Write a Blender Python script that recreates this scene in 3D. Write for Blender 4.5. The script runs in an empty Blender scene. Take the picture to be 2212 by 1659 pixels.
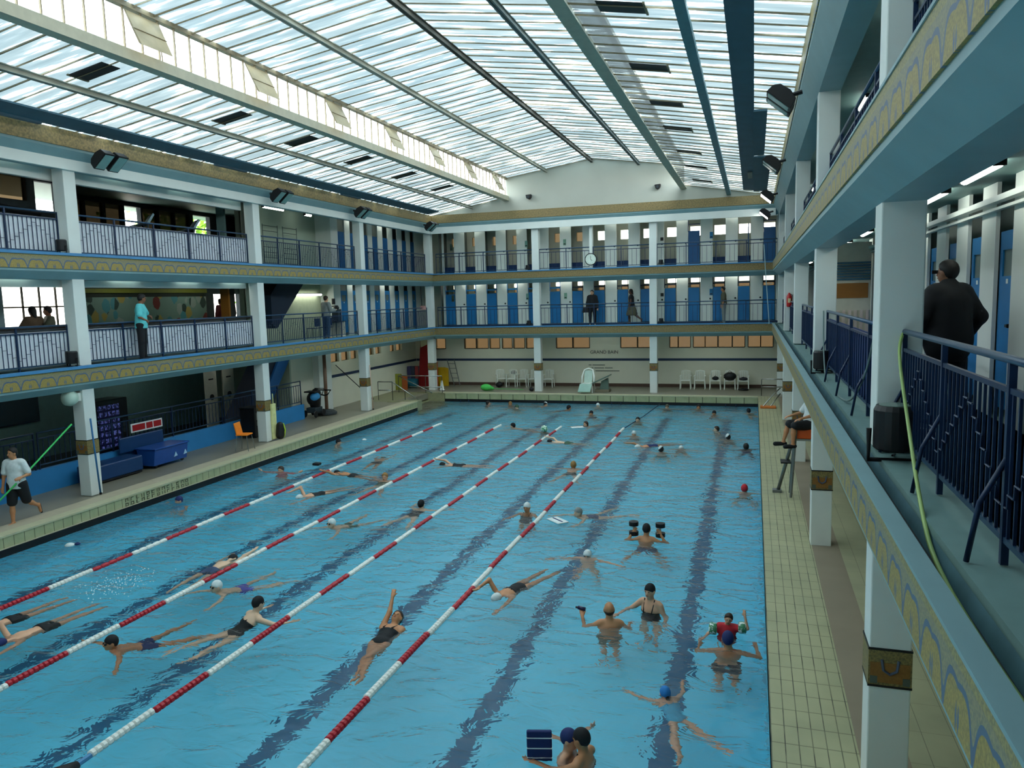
import bpy, math, random
import numpy as np
from mathutils import Vector, Matrix
random.seed(7)
PI = math.pi
SC = bpy.context.scene
COL = SC.collection

# ---------------------------------------------------------------- camera
cam_d = bpy.data.cameras.new('camera'); cam = bpy.data.objects.new('camera', cam_d); COL.objects.link(cam)
YAW, PITCH, ROLL, FPX = 0.3104, -0.1128, -0.0263, 1634.873
def _basis():
    cy, sy, cp, sp, cr, sr = math.cos(YAW), math.sin(YAW), math.cos(PITCH), math.sin(PITCH), math.cos(ROLL), math.sin(ROLL)
    fwd = Vector((-sy, cy, 0)); right = Vector((cy, sy, 0)); up = Vector((0, 0, 1))
    f2 = cp*fwd + sp*up; u2 = -sp*fwd + cp*up
    return cr*right + sr*u2, -sr*right + cr*u2, f2
_r, _u, _f = _basis()
M3 = Matrix((_r, _u, -_f)).transposed()
cam.matrix_world = Matrix.Translation((-0.2115, 0, 4.6428)) @ M3.to_4x4()
cam_d.sensor_width = 36; cam_d.lens = 36*FPX/2212; cam_d.clip_start = .05; cam_d.clip_end = 300
SC.camera = cam

# ---------------------------------------------------------------- world, exposure
w = bpy.data.worlds.new('world'); SC.world = w; w.use_nodes = True
nt = w.node_tree; nt.nodes.clear()
o_ = nt.nodes.new('ShaderNodeOutputWorld'); b_ = nt.nodes.new('ShaderNodeBackground')
tc = nt.nodes.new('ShaderNodeTexCoord'); sp = nt.nodes.new('ShaderNodeSeparateXYZ'); rp = nt.nodes.new('ShaderNodeValToRGB')
nt.links.new(tc.outputs['Generated'], sp.inputs[0]); nt.links.new(sp.outputs['Z'], rp.inputs[0])
rp.color_ramp.elements[0].position = 0.0; rp.color_ramp.elements[0].color = (.55, .52, .46, 1)
rp.color_ramp.elements[1].position = 0.25; rp.color_ramp.elements[1].color = (.82, .95, 1.0, 1)
nt.links.new(rp.outputs[0], b_.inputs[0]); b_.inputs[1].default_value = 8.0
nt.links.new(b_.outputs[0], o_.inputs[0])
vs = SC.view_settings; vs.view_transform = 'Standard'; vs.look = 'None'; vs.gamma = 1; vs.use_curve_mapping = False
vs.exposure = 0.5
SC.display_settings.display_device = 'sRGB'
cy_ = SC.cycles
cy_.use_adaptive_sampling = True; cy_.adaptive_threshold = .03
cy_.max_bounces = 9; cy_.diffuse_bounces = 4; cy_.glossy_bounces = 3; cy_.transmission_bounces = 6; cy_.transparent_max_bounces = 16
cy_.caustics_refractive = True; cy_.caustics_reflective = False; cy_.blur_glossy = 0.5
cy_.sample_clamp_indirect = 6; cy_.use_denoising = True

# ---------------------------------------------------------------- materials
def lin(c): return tuple(((x/255)/12.92 if x/255 <= .04045 else ((x/255+.055)/1.055)**2.4) for x in c) + (1,)
MATS = {}
def nmat(name):
    m = bpy.data.materials.new(name); m.use_nodes = True; m.node_tree.nodes.clear(); return m, m.node_tree
def mat(name, rgb, rough=.6, metal=0, var=.06, scale=6, emit=0, spec=.4, stretch=None, bump=0):
    if name in MATS: return MATS[name]
    m, t = nmat(name); N = t.nodes.new; L = t.links.new
    o = N('ShaderNodeOutputMaterial'); p = N('ShaderNodeBsdfPrincipled'); L(p.outputs[0], o.inputs[0])
    c = lin(rgb)
    p.inputs['Roughness'].default_value = rough; p.inputs['Metallic'].default_value = metal
    p.inputs['Specular IOR Level'].default_value = spec
    tx = N('ShaderNodeTexCoord'); mp = N('ShaderNodeMapping'); nz = N('ShaderNodeTexNoise'); cr = N('ShaderNodeValToRGB')
    L(tx.outputs['Object'], mp.inputs[0]); L(mp.outputs[0], nz.inputs[0]); L(nz.outputs[0], cr.inputs[0])
    if stretch: mp.inputs['Scale'].default_value = stretch
    nz.inputs['Scale'].default_value = scale; nz.inputs['Detail'].default_value = 4
    e = cr.color_ramp.elements; e[0].position = .3; e[1].position = .7
    e[0].color = tuple(x*(1-var) for x in c[:3]) + (1,); e[1].color = tuple(min(1, x*(1+var)) for x in c[:3]) + (1,)
    L(cr.outputs[0], p.inputs['Base Color'])
    if bump:
        bp_ = N('ShaderNodeBump'); bp_.inputs['Strength'].default_value = bump; L(nz.outputs[0], bp_.inputs['Height']); L(bp_.outputs[0], p.inputs['Normal'])
    if emit:
        p.inputs['Emission Color'].default_value = c; p.inputs['Emission Strength'].default_value = emit
    MATS[name] = m; return m
def math_n(t, op, a, b=None, c=None):
    n = t.nodes.new('ShaderNodeMath'); n.operation = op
    for i, v in enumerate((a, b, c)):
        if v is None: continue
        if hasattr(v, 'links'): t.links.new(v, n.inputs[i])
        else: n.inputs[i].default_value = v
    return n.outputs[0]
def mixc(t, fac, a, b):
    n = t.nodes.new('ShaderNodeMix'); n.data_type = 'RGBA'
    if hasattr(fac, 'links'): t.links.new(fac, n.inputs[0])
    else: n.inputs[0].default_value = fac
    for i, v in ((6, a), (7, b)):
        if hasattr(v, 'links'): t.links.new(v, n.inputs[i])
        else: n.inputs[i].default_value = v
    return n.outputs[2]
def pos_xyz(t):
    g = t.nodes.new('ShaderNodeNewGeometry'); s = t.nodes.new('ShaderNodeSeparateXYZ'); t.links.new(g.outputs['Position'], s.inputs[0]); return s.outputs
def noise(t, sc=(1, 1, 1), scale=1, detail=3, rough=.5, dist=0):
    g = t.nodes.new('ShaderNodeNewGeometry'); m = t.nodes.new('ShaderNodeMapping'); m.inputs['Scale'].default_value = sc
    n = t.nodes.new('ShaderNodeTexNoise'); t.links.new(g.outputs['Position'], m.inputs[0]); t.links.new(m.outputs[0], n.inputs[0])
    n.inputs['Scale'].default_value = scale; n.inputs['Detail'].default_value = detail; n.inputs['Roughness'].default_value = rough
    n.inputs['Distortion'].default_value = dist
    return n.outputs[0]
def ramp(t, fac, stops, const=False):
    r = t.nodes.new('ShaderNodeValToRGB'); t.links.new(fac, r.inputs[0]); e = r.color_ramp.elements
    while len(e) < len(stops): e.new(.5)
    for i, (p, c) in enumerate(stops): e[i].position = p; e[i].color = c
    if const: r.color_ramp.interpolation = 'CONSTANT'
    return r.outputs[0]
def custom(name, fn, rough=.6, spec=.4):
    m, t = nmat(name); o = t.nodes.new('ShaderNodeOutputMaterial'); p = t.nodes.new('ShaderNodeBsdfPrincipled')
    t.links.new(p.outputs[0], o.inputs[0]); p.inputs['Roughness'].default_value = rough; p.inputs['Specular IOR Level'].default_value = spec
    t.links.new(fn(t), p.inputs['Base Color']); MATS[name] = m; return m

WHITE = mat('white_paint', (222, 226, 220), .5, var=.03, scale=2)
CREAM = mat('cream_paint', (206, 202, 184), .6, var=.05)
LBLUE = mat('light_blue_paint', (126, 158, 162), .45, var=.05, scale=3)
MBLUE = mat('blue_sill', (72, 132, 178), .45, var=.06)
TEAL = mat('teal_ceiling', (112, 142, 138), .6, var=.05)
NAVY = mat('navy_metal', (22, 44, 76), .4, var=.08)
RAILB = mat('rail_blue', (44, 72, 100), .35, var=.08, metal=.2)
DOORB = mat('door_blue', (20, 112, 172), .45, var=.06, scale=3)
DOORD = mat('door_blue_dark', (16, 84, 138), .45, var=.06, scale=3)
GREYP = mat('grey_partition', (128, 138, 132), .6, var=.05)
BLACK = mat('black', (14, 15, 18), .5, var=.1)
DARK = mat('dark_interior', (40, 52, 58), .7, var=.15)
TAN = mat('tan_wall', (222, 220, 200), .65, var=.03, scale=1.5)
ALU = mat('roof_metal', (170, 172, 160), .5, var=.12, scale=4)
BRONZE = mat('glazing_bar', (136, 124, 98), .5, var=.2)
CHROME = mat('steel_tube', (170, 172, 168), .25, metal=.9, var=.04)
PLINTHB = mat('plinth_blue', (48, 130, 190), .5, var=.06, scale=2)
BOARD = mat('white_board', (226, 230, 236), .5, var=.05, scale=5)
SILL = mat('dark_sill', (60, 48, 42), .5)
GREENW = mat('pale_green_wall', (168, 182, 164), .7, var=.04, scale=1)

def mosaic(name, axis):
    # ochre ground with grey-blue stepped motifs
    def fn(t):
        P = pos_xyz(t); s = P[axis]; z = P[2]
        u = math_n(t, 'FRACT', math_n(t, 'MULTIPLY', s, 1/0.46))
        tri = math_n(t, 'ABSOLUTE', math_n(t, 'SUBTRACT', u, .5))            # 0 at motif centre
        zz = math_n(t, 'FRACT', math_n(t, 'MULTIPLY', math_n(t, 'SUBTRACT', z, 0.52), 1/2.71))  # position in storey
        h = math_n(t, 'MULTIPLY', math_n(t, 'SUBTRACT', zz, .87), 7.6)       # 0..1 over the band
        g_ = math_n(t, 'MULTIPLY', tri, 9.5)
        spike = math_n(t, 'DIVIDE', .62, math_n(t, 'ADD', 1.0, math_n(t, 'MULTIPLY', g_, g_)))
        st = math_n(t, 'SUBTRACT', math_n(t, 'SUBTRACT', .72, math_n(t, 'MULTIPLY', math_n(t, 'MULTIPLY', tri, tri), .5)), spike)
        edge = math_n(t, 'ABSOLUTE', math_n(t, 'SUBTRACT', st, h))
        ln = math_n(t, 'LESS_THAN', edge, math_n(t, 'ADD', .035, math_n(t, 'MULTIPLY', spike, .16)))
        loz = math_n(t, 'LESS_THAN', math_n(t, 'ADD', math_n(t, 'MULTIPLY', math_n(t, 'ABSOLUTE', math_n(t, 'SUBTRACT', tri, .46)), 6), math_n(t, 'ABSOLUTE', math_n(t, 'SUBTRACT', h, .18))), .2)
        ln = math_n(t, 'MAXIMUM', ln, loz)
        top = math_n(t, 'GREATER_THAN', h, .78)
        nz = noise(t, (1, 1, 1), 60, 2)
        base = ramp(t, nz, [(.35, lin((134, 118, 68))), (.65, lin((168, 146, 76)))])
        g = ramp(t, nz, [(.35, lin((118, 118, 100))), (.65, lin((150, 140, 104)))])
        c = mixc(t, math_n(t, 'GREATER_THAN', h, st), base, g)
        c = mixc(t, top, c, ramp(t, nz, [(.4, lin((128, 120, 84))), (.6, lin((160, 146, 92)))]))
        return mixc(t, ln, c, lin((84, 100, 122)))
    return custom(name, fn, .5)
MOSY = mosaic('mosaic_side', 1); MOSX = mosaic('mosaic_end', 0)
MOSB = custom('mosaic_weathered_brown', lambda t: ramp(t, noise(t, (1, 1, 1), 20, 3), [(.35, lin((112, 98, 66))), (.65, lin((150, 128, 82)))]), .5)
MOSC = custom('mosaic_plain', lambda t: ramp(t, noise(t, (1, 1, 1), 45, 2), [(.35, lin((104, 92, 62))), (.65, lin((146, 128, 74)))]), .5)

def tiles(name, c1, c2, grout, sx, sy, gw=.03, dirt=.4):
    def fn(t):
        P = pos_xyz(t)
        fx = math_n(t, 'FRACT', math_n(t, 'MULTIPLY', P[0], 1/sx)); fy = math_n(t, 'FRACT', math_n(t, 'MULTIPLY', P[1], 1/sy))
        gx = math_n(t, 'LESS_THAN', fx, gw); gy = math_n(t, 'LESS_THAN', fy, gw*.6)
        nz = noise(t, (.5, .5, .5), 3, 4); d = noise(t, (1, 1, 1), 2.2, 4)
        base = ramp(t, nz, [(.3, lin(c1)), (.7, lin(c2))])
        gg = mixc(t, .55, base, lin(grout))
        c = mixc(t, gy, base, gg)
        dd = ramp(t, d, [(.45, lin(tuple(int(v*.7) for v in c1))), (.6, lin(grout))])
        return mixc(t, gx, c, dd)
    return custom(name, fn, .45)
TILE = tiles('deck_tiles', (160, 158, 124), (178, 174, 136), (52, 50, 40), .135, .34, .07)
TILE2 = tiles('deck_tiles_rear', (150, 148, 118), (166, 162, 128), (100, 98, 78), .3, .6, .02)
BROWN = mat('brown_floor_strip', (140, 126, 106), .6, var=.08, scale=1.2)
DECKG = mat('deck_grey', (136, 130, 112), .35, var=.14, scale=1, stretch=(.6, .25, 1))
COPE = mat('coping_beige', (184, 172, 146), .5, var=.05)
GUT = mat('gutter_black', (10, 13, 18), .5)
def panel_fn(ax, sz):
    def fn(t):
        P = pos_xyz(t); u = math_n(t, 'FRACT', math_n(t, 'MULTIPLY', P[ax], 1/sz))
        ln = math_n(t, 'LESS_THAN', u, .05)
        base = ramp(t, noise(t, (1, 1, 1), 3, 3), [(.3, lin((158, 162, 122))), (.7, lin((178, 178, 138)))])
        return mixc(t, ln, base, lin((70, 72, 50)))
    return fn
PANY = custom('pool_lip_panels_side', panel_fn(1, .24)); PANX = custom('pool_lip_panels_end', panel_fn(0, .6))

def water_mat():
    m, t = nmat('pool_water'); N = t.nodes.new; L = t.links.new
    o = N('ShaderNodeOutputMaterial'); rf = N('ShaderNodeBsdfRefraction'); gl = N('ShaderNodeBsdfGlossy'); mx = N('ShaderNodeMixShader'); fr = N('ShaderNodeFresnel')
    rf.inputs['IOR'].default_value = 1.33; rf.inputs['Roughness'].default_value = 0; gl.inputs['Roughness'].default_value = .28; fr.inputs['IOR'].default_value = 1.33
    rf.inputs['Color'].default_value = (1, 1, 1, 1)
    n1 = noise(t, (1, 1.5, 1), .55, 2, .5, .6); n2 = noise(t, (1, 1.6, 1), 2.2, 3, .5, .8); n3 = noise(t, (1, 1.8, 1), 9, 2)
    h = math_n(t, 'ADD', math_n(t, 'MULTIPLY', n1, .2), math_n(t, 'ADD', math_n(t, 'MULTIPLY', n2, .125), math_n(t, 'MULTIPLY', n3, .005)))
    b = N('ShaderNodeBump'); b.inputs['Distance'].default_value = .55; b.inputs['Strength'].default_value = 1; L(h, b.inputs['Height'])
    for s in (rf, gl, fr): L(b.outputs[0], s.inputs['Normal'])
    L(fr.outputs[0], mx.inputs[0]); L(rf.outputs[0], mx.inputs[1]); L(gl.outputs[0], mx.inputs[2]); L(mx.outputs[0], o.inputs[0])
    return m
WATER = water_mat()
def floor_fn(t):
    P = pos_xyz(t)
    base = ramp(t, noise(t, (1, 1, 1), .6, 2), [(.3, lin((98, 212, 244))), (.7, lin((104, 216, 246)))])
    # lane lines painted on the pool bottom
    tot = None
    for x in LINES:
        l = math_n(t, 'LESS_THAN', math_n(t, 'ABSOLUTE', math_n(t, 'SUBTRACT', P[0], x)), .15)
        tot = l if tot is None else math_n(t, 'MAXIMUM', tot, l)
    iny = math_n(t, 'LESS_THAN', P[1], 33.2)
    return mixc(t, math_n(t, 'MULTIPLY', tot, iny), base, lin((20, 98, 138)))
LINES = (-1.24, -3.72, -6.15, -8.68, -11.2, -13.7)
POOLF = custom('pool_floor_blue', floor_fn, .5, .2)
POOLW = mat('pool_wall_blue', (106, 200, 224), .5, var=.04)

def roof_mat():
    m, t = nmat('roof_translucent_panel'); N = t.nodes.new; L = t.links.new
    o = N('ShaderNodeOutputMaterial'); tr = N('ShaderNodeBsdfTransparent'); tl = N('ShaderNodeBsdfTranslucent'); df = N('ShaderNodeBsdfDiffuse'); gl = N('ShaderNodeBsdfGlossy')
    st = noise(t, (.35, 3.2, 1), 1.6, 3, .55); pn = noise(t, (.16, .9, .1), 1.1, 1); st2 = noise(t, (.5, 6, 1), 1.3, 2)
    hi = ramp(t, st, [(.30, (.03, .038, .041, 1)), (.46, (.045, .053, .055, 1)), (.555, (.066, .072, .073, 1)), (.60, (.55, .57, .57, 1))])  # bright streaks imitate glazing reflections, made clearer to let more light in
    lo = ramp(t, pn, [(.35, (.7, .8, .85, 1)), (.65, (1, 1, .97, 1))])
    c = N('ShaderNodeMix'); c.data_type = 'RGBA'; c.blend_type = 'MULTIPLY'; c.inputs[0].default_value = .8; L(hi, c.inputs[6]); L(lo, c.inputs[7])
    L(c.outputs[2], tr.inputs[0])
    tl.inputs[0].default_value = (.7, .8, .82, 1); df.inputs[0].default_value = (.6, .68, .7, 1)
    m1 = N('ShaderNodeMixShader'); m1.inputs[0].default_value = .5; L(tl.outputs[0], m1.inputs[1]); L(df.outputs[0], m1.inputs[2])
    m2 = N('ShaderNodeMixShader'); m2.inputs[0].default_value = .07; L(tr.outputs[0], m2.inputs[1]); L(m1.outputs[0], m2.inputs[2])
    L(m2.outputs[0], o.inputs[0]); return m
ROOF = roof_mat()
def pane(name, col, fr=.0):
    m, t = nmat(name); N = t.nodes.new; L = t.links.new
    o = N('ShaderNodeOutputMaterial'); tr = N('ShaderNodeBsdfTransparent'); tr.inputs[0].default_value = col + (1,)
    df = N('ShaderNodeBsdfGlossy'); df.inputs[0].default_value = (.8, .8, .8, 1); df.inputs['Roughness'].default_value = .2
    mx = N('ShaderNodeMixShader'); mx.inputs[0].default_value = .06; L(tr.outputs[0], mx.inputs[1]); L(df.outputs[0], mx.inputs[2]); L(mx.outputs[0], o.inputs[0])
    MATS[name] = m; return m
GLASS = pane('clear_pane', (.95, .95, .95)); FROST = pane('tan_frosted_pane', (.19, .155, .11)); WARM = pane('warm_pane', (.2, .165, .12)); BLIND = pane('tan_blind_pane', (.06, .05, .035))
TUBE = mat('tube_light', (245, 250, 240), emit=9, var=0)
LAMP = mat('small_lamp', (250, 250, 245), emit=6, var=0)

# ---------------------------------------------------------------- mesh builder
class MB:
    def __init__(s): s.v = []; s.f = []; s.m = []; s.k = 0
    def slot(s, k): s.k = k; return s
    def quad(s, *p):
        n = len(s.v); s.v += [tuple(q) for q in p]; s.f.append(tuple(range(n, n+len(p)))); s.m.append(s.k); return s
    def box(s, x0, x1, y0, y1, z0, z1):
        n = len(s.v); s.v += [(x, y, z) for x in (x0, x1) for y in (y0, y1) for z in (z0, z1)]
        for f in ((0, 1, 3, 2), (4, 6, 7, 5), (0, 4, 5, 1), (2, 3, 7, 6), (0, 2, 6, 4), (1, 5, 7, 3)): s.f.append(tuple(n+i for i in f)); s.m.append(s.k)
        return s
    def prism(s, prof, ax, a0, a1):
        # profile of 2D points in the plane normal to axis ax, extruded a0..a1
        n = len(s.v); k = len(prof)
        for a in (a0, a1):
            for p in prof: q = list(p); q.insert(ax, a); s.v.append(tuple(q))
        s.f.append(tuple(range(n, n+k))); s.f.append(tuple(range(n+2*k-1, n+k-1, -1)))
        for i in range(k): j = (i+1) % k; s.f.append((n+i, n+k+i, n+k+j, n+j))
        s.m += [s.k]*(k+2); return s
    def tube(s, pts, r, seg=8, cap=True, r2=None):
        pts = [Vector(p) for p in pts]; n = len(s.v); prev = None; L = len(pts)
        for i, p in enumerate(pts):
            d = (pts[min(i+1, L-1)] - pts[max(i-1, 0)]).normalized()
            if prev is None: a = d.orthogonal().normalized()
            else: a = (prev - d*prev.dot(d)); a = a.normalized() if a.length > 1e-6 else d.orthogonal().normalized()
            prev = a; b = d.cross(a); rr = r if r2 is None else r + (r2-r)*i/(L-1)
            for j in range(seg): t = 2*PI*j/seg; s.v.append(tuple(p + rr*(math.cos(t)*a + math.sin(t)*b)))
        for i in range(L-1):
            for j in range(seg):
                k = (j+1) % seg; s.f.append((n+i*seg+j, n+i*seg+k, n+(i+1)*seg+k, n+(i+1)*seg+j)); s.m.append(s.k)
        if cap: s.f.append(tuple(n+j for j in reversed(range(seg)))); s.f.append(tuple(n+(L-1)*seg+j for j in range(seg))); s.m += [s.k]*2
        return s
    def lathe(s, prof, c=(0, 0, 0), seg=20, axis='z'):
        n = len(s.v); c = Vector(c)
        for r, h in prof:
            for j in range(seg):
                t = 2*PI*j/seg; q = (r*math.cos(t), r*math.sin(t), h)
                q = {'z': q, 'y': (q[0], q[2], q[1]), 'x': (q[2], q[0], q[1])}[axis]
                s.v.append(tuple(c + Vector(q)))
        for i in range(len(prof)-1):
            for j in range(seg):
                k = (j+1) % seg; s.f.append((n+i*seg+j, n+i*seg+k, n+(i+1)*seg+k, n+(i+1)*seg+j)); s.m.append(s.k)
        s.f.append(tuple(n+j for j in reversed(range(seg)))); s.f.append(tuple(n+(len(prof)-1)*seg+j for j in range(seg))); s.m += [s.k]*2
        return s
    def xf(s, M, start=0):
        s.v[start:] = [tuple(M @ Vector(v)) for v in s.v[start:]]; return s
    def build(s, name, mats, parent=None, smooth=False, bevel=0, kind=None, **tags):
        if not isinstance(mats, (list, tuple)): mats = [mats]
        me = bpy.data.meshes.new(name); v = s.v
        me.from_pydata(v, [], s.f); me.update()
        for m in mats: me.materials.append(m)
        if len(mats) > 1: me.polygons.foreach_set('material_index', s.m)
        if smooth: me.polygons.foreach_set('use_smooth', [True]*len(me.polygons))
        o = bpy.data.objects.new(name, me); COL.objects.link(o)
        if parent: o.parent = parent
        if bevel:
            b = o.modifiers.new('bevel', 'BEVEL'); b.width = bevel; b.segments = 2; b.limit_method = 'ANGLE'
        if kind: o['kind'] = kind
        for k, q in tags.items(): o[k] = q
        return o
def ST(name, mb, m, **k): return mb.build(name, m, kind='structure', **k)
def thing(name, loc, label, cat, group=None, rz=0):
    o = bpy.data.objects.new(name, None); COL.objects.link(o); o.location = loc; o.rotation_euler = (0, 0, rz)
    o.empty_display_size = .1; o['label'] = label; o['category'] = cat
    if group: o['group'] = group
    return o
def copy_tree(root, loc, label=None, rz=None, group=None):
    r = root.copy(); COL.objects.link(r); r.location = loc
    if rz is not None: r.rotation_euler = (0, 0, rz)
    if label: r['label'] = label
    if group: r['group'] = group
    for ch in list(root.children):
        c = ch.copy(); COL.objects.link(c); c.parent = r
        for g in list(ch.children):
            d = g.copy(); COL.objects.link(d); d.parent = c
    return r
def holed(mb, ax, p0, p1, u0, u1, v0, v1, holes):
    # wall slab: ax 0 -> normal X, u along Y ; ax 1 -> normal Y, u along X ; holes (u0,u1,v0,v1)
    us = sorted({u0, u1} | {min(max(h[i], u0), u1) for h in holes for i in (0, 1)})
    for a, b in zip(us, us[1:]):
        if b-a < 1e-5: continue
        m = (a+b)/2; vv = sorted([(h[2], h[3]) for h in holes if h[0] <= m <= h[1]]); z = v0
        for h0, h1 in vv + [(v1, v1)]:
            if h0 - z > 1e-5:
                if ax == 0: mb.box(p0, p1, a, b, z, h0)
                else: mb.box(a, b, p0, p1, z, h0)
            z = max(z, h1)
    return mb
# ================================================================ THE SETTING
YC = [0, 7.23, 14.46, 21.70, 28.85, 36.08]
XB = [-10.61, -4.9]
XL, XR, YB = -15.77, .57, 35.85        # gallery fascias
Z1, Z2, ZR = 3.23, 5.94, 8.88          # tops of the mosaic bands
YN = -3.0                               # behind the camera
WZ = -.43; PZ = -1.75
# pool
ST('pool_floor', MB().box(-15.6, 0, YN, 36.3, PZ-.15, PZ), POOLF)
ST('pool_wall_right', MB().box(0, .12, YN, 36.3, PZ, -.06), POOLW)
ST('pool_wall_left', MB().box(-15.12, -15, YN, 31.75, PZ, -.44), POOLW)
ST('pool_wall_back', MB().box(-15.2, .0, 34.94, 35.1, PZ, -.44), POOLW)
g = MB(); g.quad((-16.4, YN, WZ), (-.002, YN, WZ), (-.002, 34.97, WZ), (-16.4, 34.97, WZ))
o = g.build('pool_water', WATER); o['kind'] = 'stuff'; o['label'] = 'clear blue water filling the swimming pool'; o['category'] = 'water'
# left lip: panelled face with black overflow gutter beneath
ST('pool_lip_left', MB().box(-15.285, -15, YN, 31.7, -.25, -.022), [PANY])
ST('pool_gutter_left', MB().box(-15.3, -15.01, YN, 31.72, -.44, -.25), GUT)
ST('pool_lip_back', MB().box(-15.1, 0, 34.94, 35.29, -.29, -.035), [PANX])
ST('pool_gutter_back', MB().box(-15.1, 0, 34.96, 35.2, -.44, -.29), GUT)
ST('trim_1', MB().box(-15.34, -14.97, YN, 31.7, -.262, -.245), COPE)
# decks
m = MB().box(-17.62, -15.75, YN, 31.7, -.3, -.03)
m.box(-18.2, -15.9, 26.5, 38.5, -.3, -.032)
ST('floor_left_deck', m, DECKG)
ST('coping_left', MB().box(-15.78, -15.29, YN, 31.7, -.3, .004), COPE)
ST('coping_left_edge', MB().box(-15.28, -14.985, YN, 31.71, -.02, .02), mat('coping_pale', (190, 186, 152), .5))
m = MB().box(-18.2, 3.4, 35.3, 38.5, -.3, -.005); ST('floor_back_deck', m, DECKG)
ST('coping_back', MB().box(-15.15, .0, 34.93, 35.35, -.03, .012), mat('coping_pale', (190, 186, 152)))
m = MB().box(0, .84, YN, 35.3, -.3, 0); ST('floor_right_deck', m, TILE)
m = MB().box(.84, 1.30, YN, 35.3, -.3, .004); ST('floor_brown_strip', m, BROWN)
m = MB().box(1.30, 3.4, YN, 35.3, -.3, .002); ST('floor_right_rear', m, TILE2)
# corner steps at the far left going down into the water
STEPM = mat('step_tiles', (150, 148, 112), .45, var=.1)
m = MB()
m.box(-15.9, -15.02, 31.7, 32.25, -.6, .01)
m.box(-18.2, -16.3, 31.7, 35.35, -.3, -.028)
for i in range(6): m.box(-16.35+.24*i, -16.35+.24*(i+1)+.02, 31.75, 35.0, -1.75, -.03-.17*(i+1))
m.box(-16.5, -15.0, 34.93, 35.35, -1.75, .0).box(-16.5, -15.35, 31.6, 31.78, -1.75, .0)
ST('floor_corner_steps', m, STEPM)

# side columns, one object each, tiled band on the ground storey
cn = 0
def column(x0, x1, y0, y1, z0, z1, band=False):
    global cn; cn += 1
    m = MB().box(x0, x1, y0, y1, z0, z1)
    c = m.build('column', WHITE, bevel=.012); c['kind'] = 'structure'
    if band:
        b = MB().box(x0-.006, x1+.006, y0-.006, y1+.006, 1.05, 1.39); b.build('mosaic_band', MOSC, c)
        d = MB().box(x0-.009, x1+.009, y0-.009, y1+.009, 1.035, 1.055).box(x0-.009, x1+.009, y0-.009, y1+.009, 1.385, 1.405); d.build('band_edge', BLACK, c)
        if y1-y0 > .3:
            xm = (x0+x1)/2; yf = y0-.01
            MB().box(x0+.01, x1-.01, yf, y0, 1.08, 1.27).build('ochre_field', mat('ochre_brown', (138, 94, 42), .5, var=.12, scale=40), c)
            MB().tube([(xm-.07, yf-.002, 1.30), (xm-.055, yf-.002, 1.2), (xm, yf-.002, 1.165), (xm+.055, yf-.002, 1.2), (xm+.07, yf-.002, 1.30)], .013, 6).build('curved_motif', mat('motif_blue_grey', (76, 84, 104)), c)
            MB().box(x0+.01, x0+.07, yf-.003, y0, 1.07, 1.14).box(x1-.07, x1-.01, yf-.003, y0, 1.07, 1.14).build('corner_motif', mat('motif_green_grey', (84, 92, 80)), c)
    return c
for y in YC[1:]:
    for (z0, z1, bd) in ((-.02, 2.9, True), (Z1, 5.4, False), (Z2, 8.1, False)):
        column(-16.35, -16.0, y, y+.35, z0, z1, bd)
        if y < 8 and z0 < 0: column(.82, 1.17, y, y+.35, z0, z1, bd)
        else: column(.82, 1.17, y, y+.35, z0, z1, bd)
for x in XB:
    for (z0, z1, bd) in ((-.02, 2.9, True), (Z1, 5.4, False), (Z2, 8.1, False)):
        column(x, x+.35, 36.1, 36.45, z0, z1, bd)
column(-7.75, -7.6, 36.15, 36.3, Z2, 8.1)
# gallery slabs, mosaic fascias and beams
def ring(name, mb_list): pass
for n, (zt, zb) in enumerate(((Z1, 2.88), (Z2, 5.61), (ZR, 8.49))):
    zs = zt
    if n < 2:
        ST('floor_left_gallery', MB().box(-24, XL-.1, YN, 38.5, zb+.08, zt-.02), TEAL)
        ST('floor_right_gallery', MB().box(XR+.26, 3.4, YN, 38.5, zb+.15, zt-.03), TEAL)
        ST('floor_back_gallery', MB().box(XL-.1, XR+.3, YB+.1, 38.5, zb+.08, zt-.02), TEAL)
    ST('fascia_left', MB().box(XL-.14, XL, YN, YB+.1, zb, zt), MOSY if n < 2 else MOSB)
    ST('fascia_right', MB().box(XR, XR+.09, YN, YB+.1, zb, zt), MOSY)
    ST('fascia_back', MB().box(XL-.1, XR+.05, YB, YB+.14, zb, zt), MOSB)
    if n < 2:
        ST('trim_sill_left', MB().box(XL-.12, XL+.035, YN, YB, zt-.015, zt+.05), MBLUE)
        ST('trim_sill_back', MB().box(XL, XR, YB-.03, YB+.12, zt-.015, zt+.04), MBLUE)
        ST('trim_sill_right', MB().box(XR-.01, XR+.10, YN, YB, zt-.01, zt+.012), LBLUE)
    zl = {0: 2.66, 1: 5.37, 2: 8.02}[n]
    # sloping light blue cove under each band, and the beam between the columns
    ST('beam_left', MB().prism([(XL-.03, zb+.01), (XL-.03, zb-.06), (XL-.24, zl), (-16.35, zl), (-16.35, zb+.1)], 1, YN, YB+.4), LBLUE)
    ST('beam_right', MB().prism([(XR+.02, zb+.01), (XR+.02, zb-.06), (.82, zl), (1.17, zl), (1.17, zb+.16), (XR+.1, zb+.16)], 1, YN, YB+.4), LBLUE)
    ST('beam_back', MB().prism([(YB+.03, zb+.01), (YB+.03, zb-.06), (YB+.25, zl), (YB+.6, zl), (YB+.6, zb+.1)], 0, XL-.2, XR+.2), LBLUE)
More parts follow.
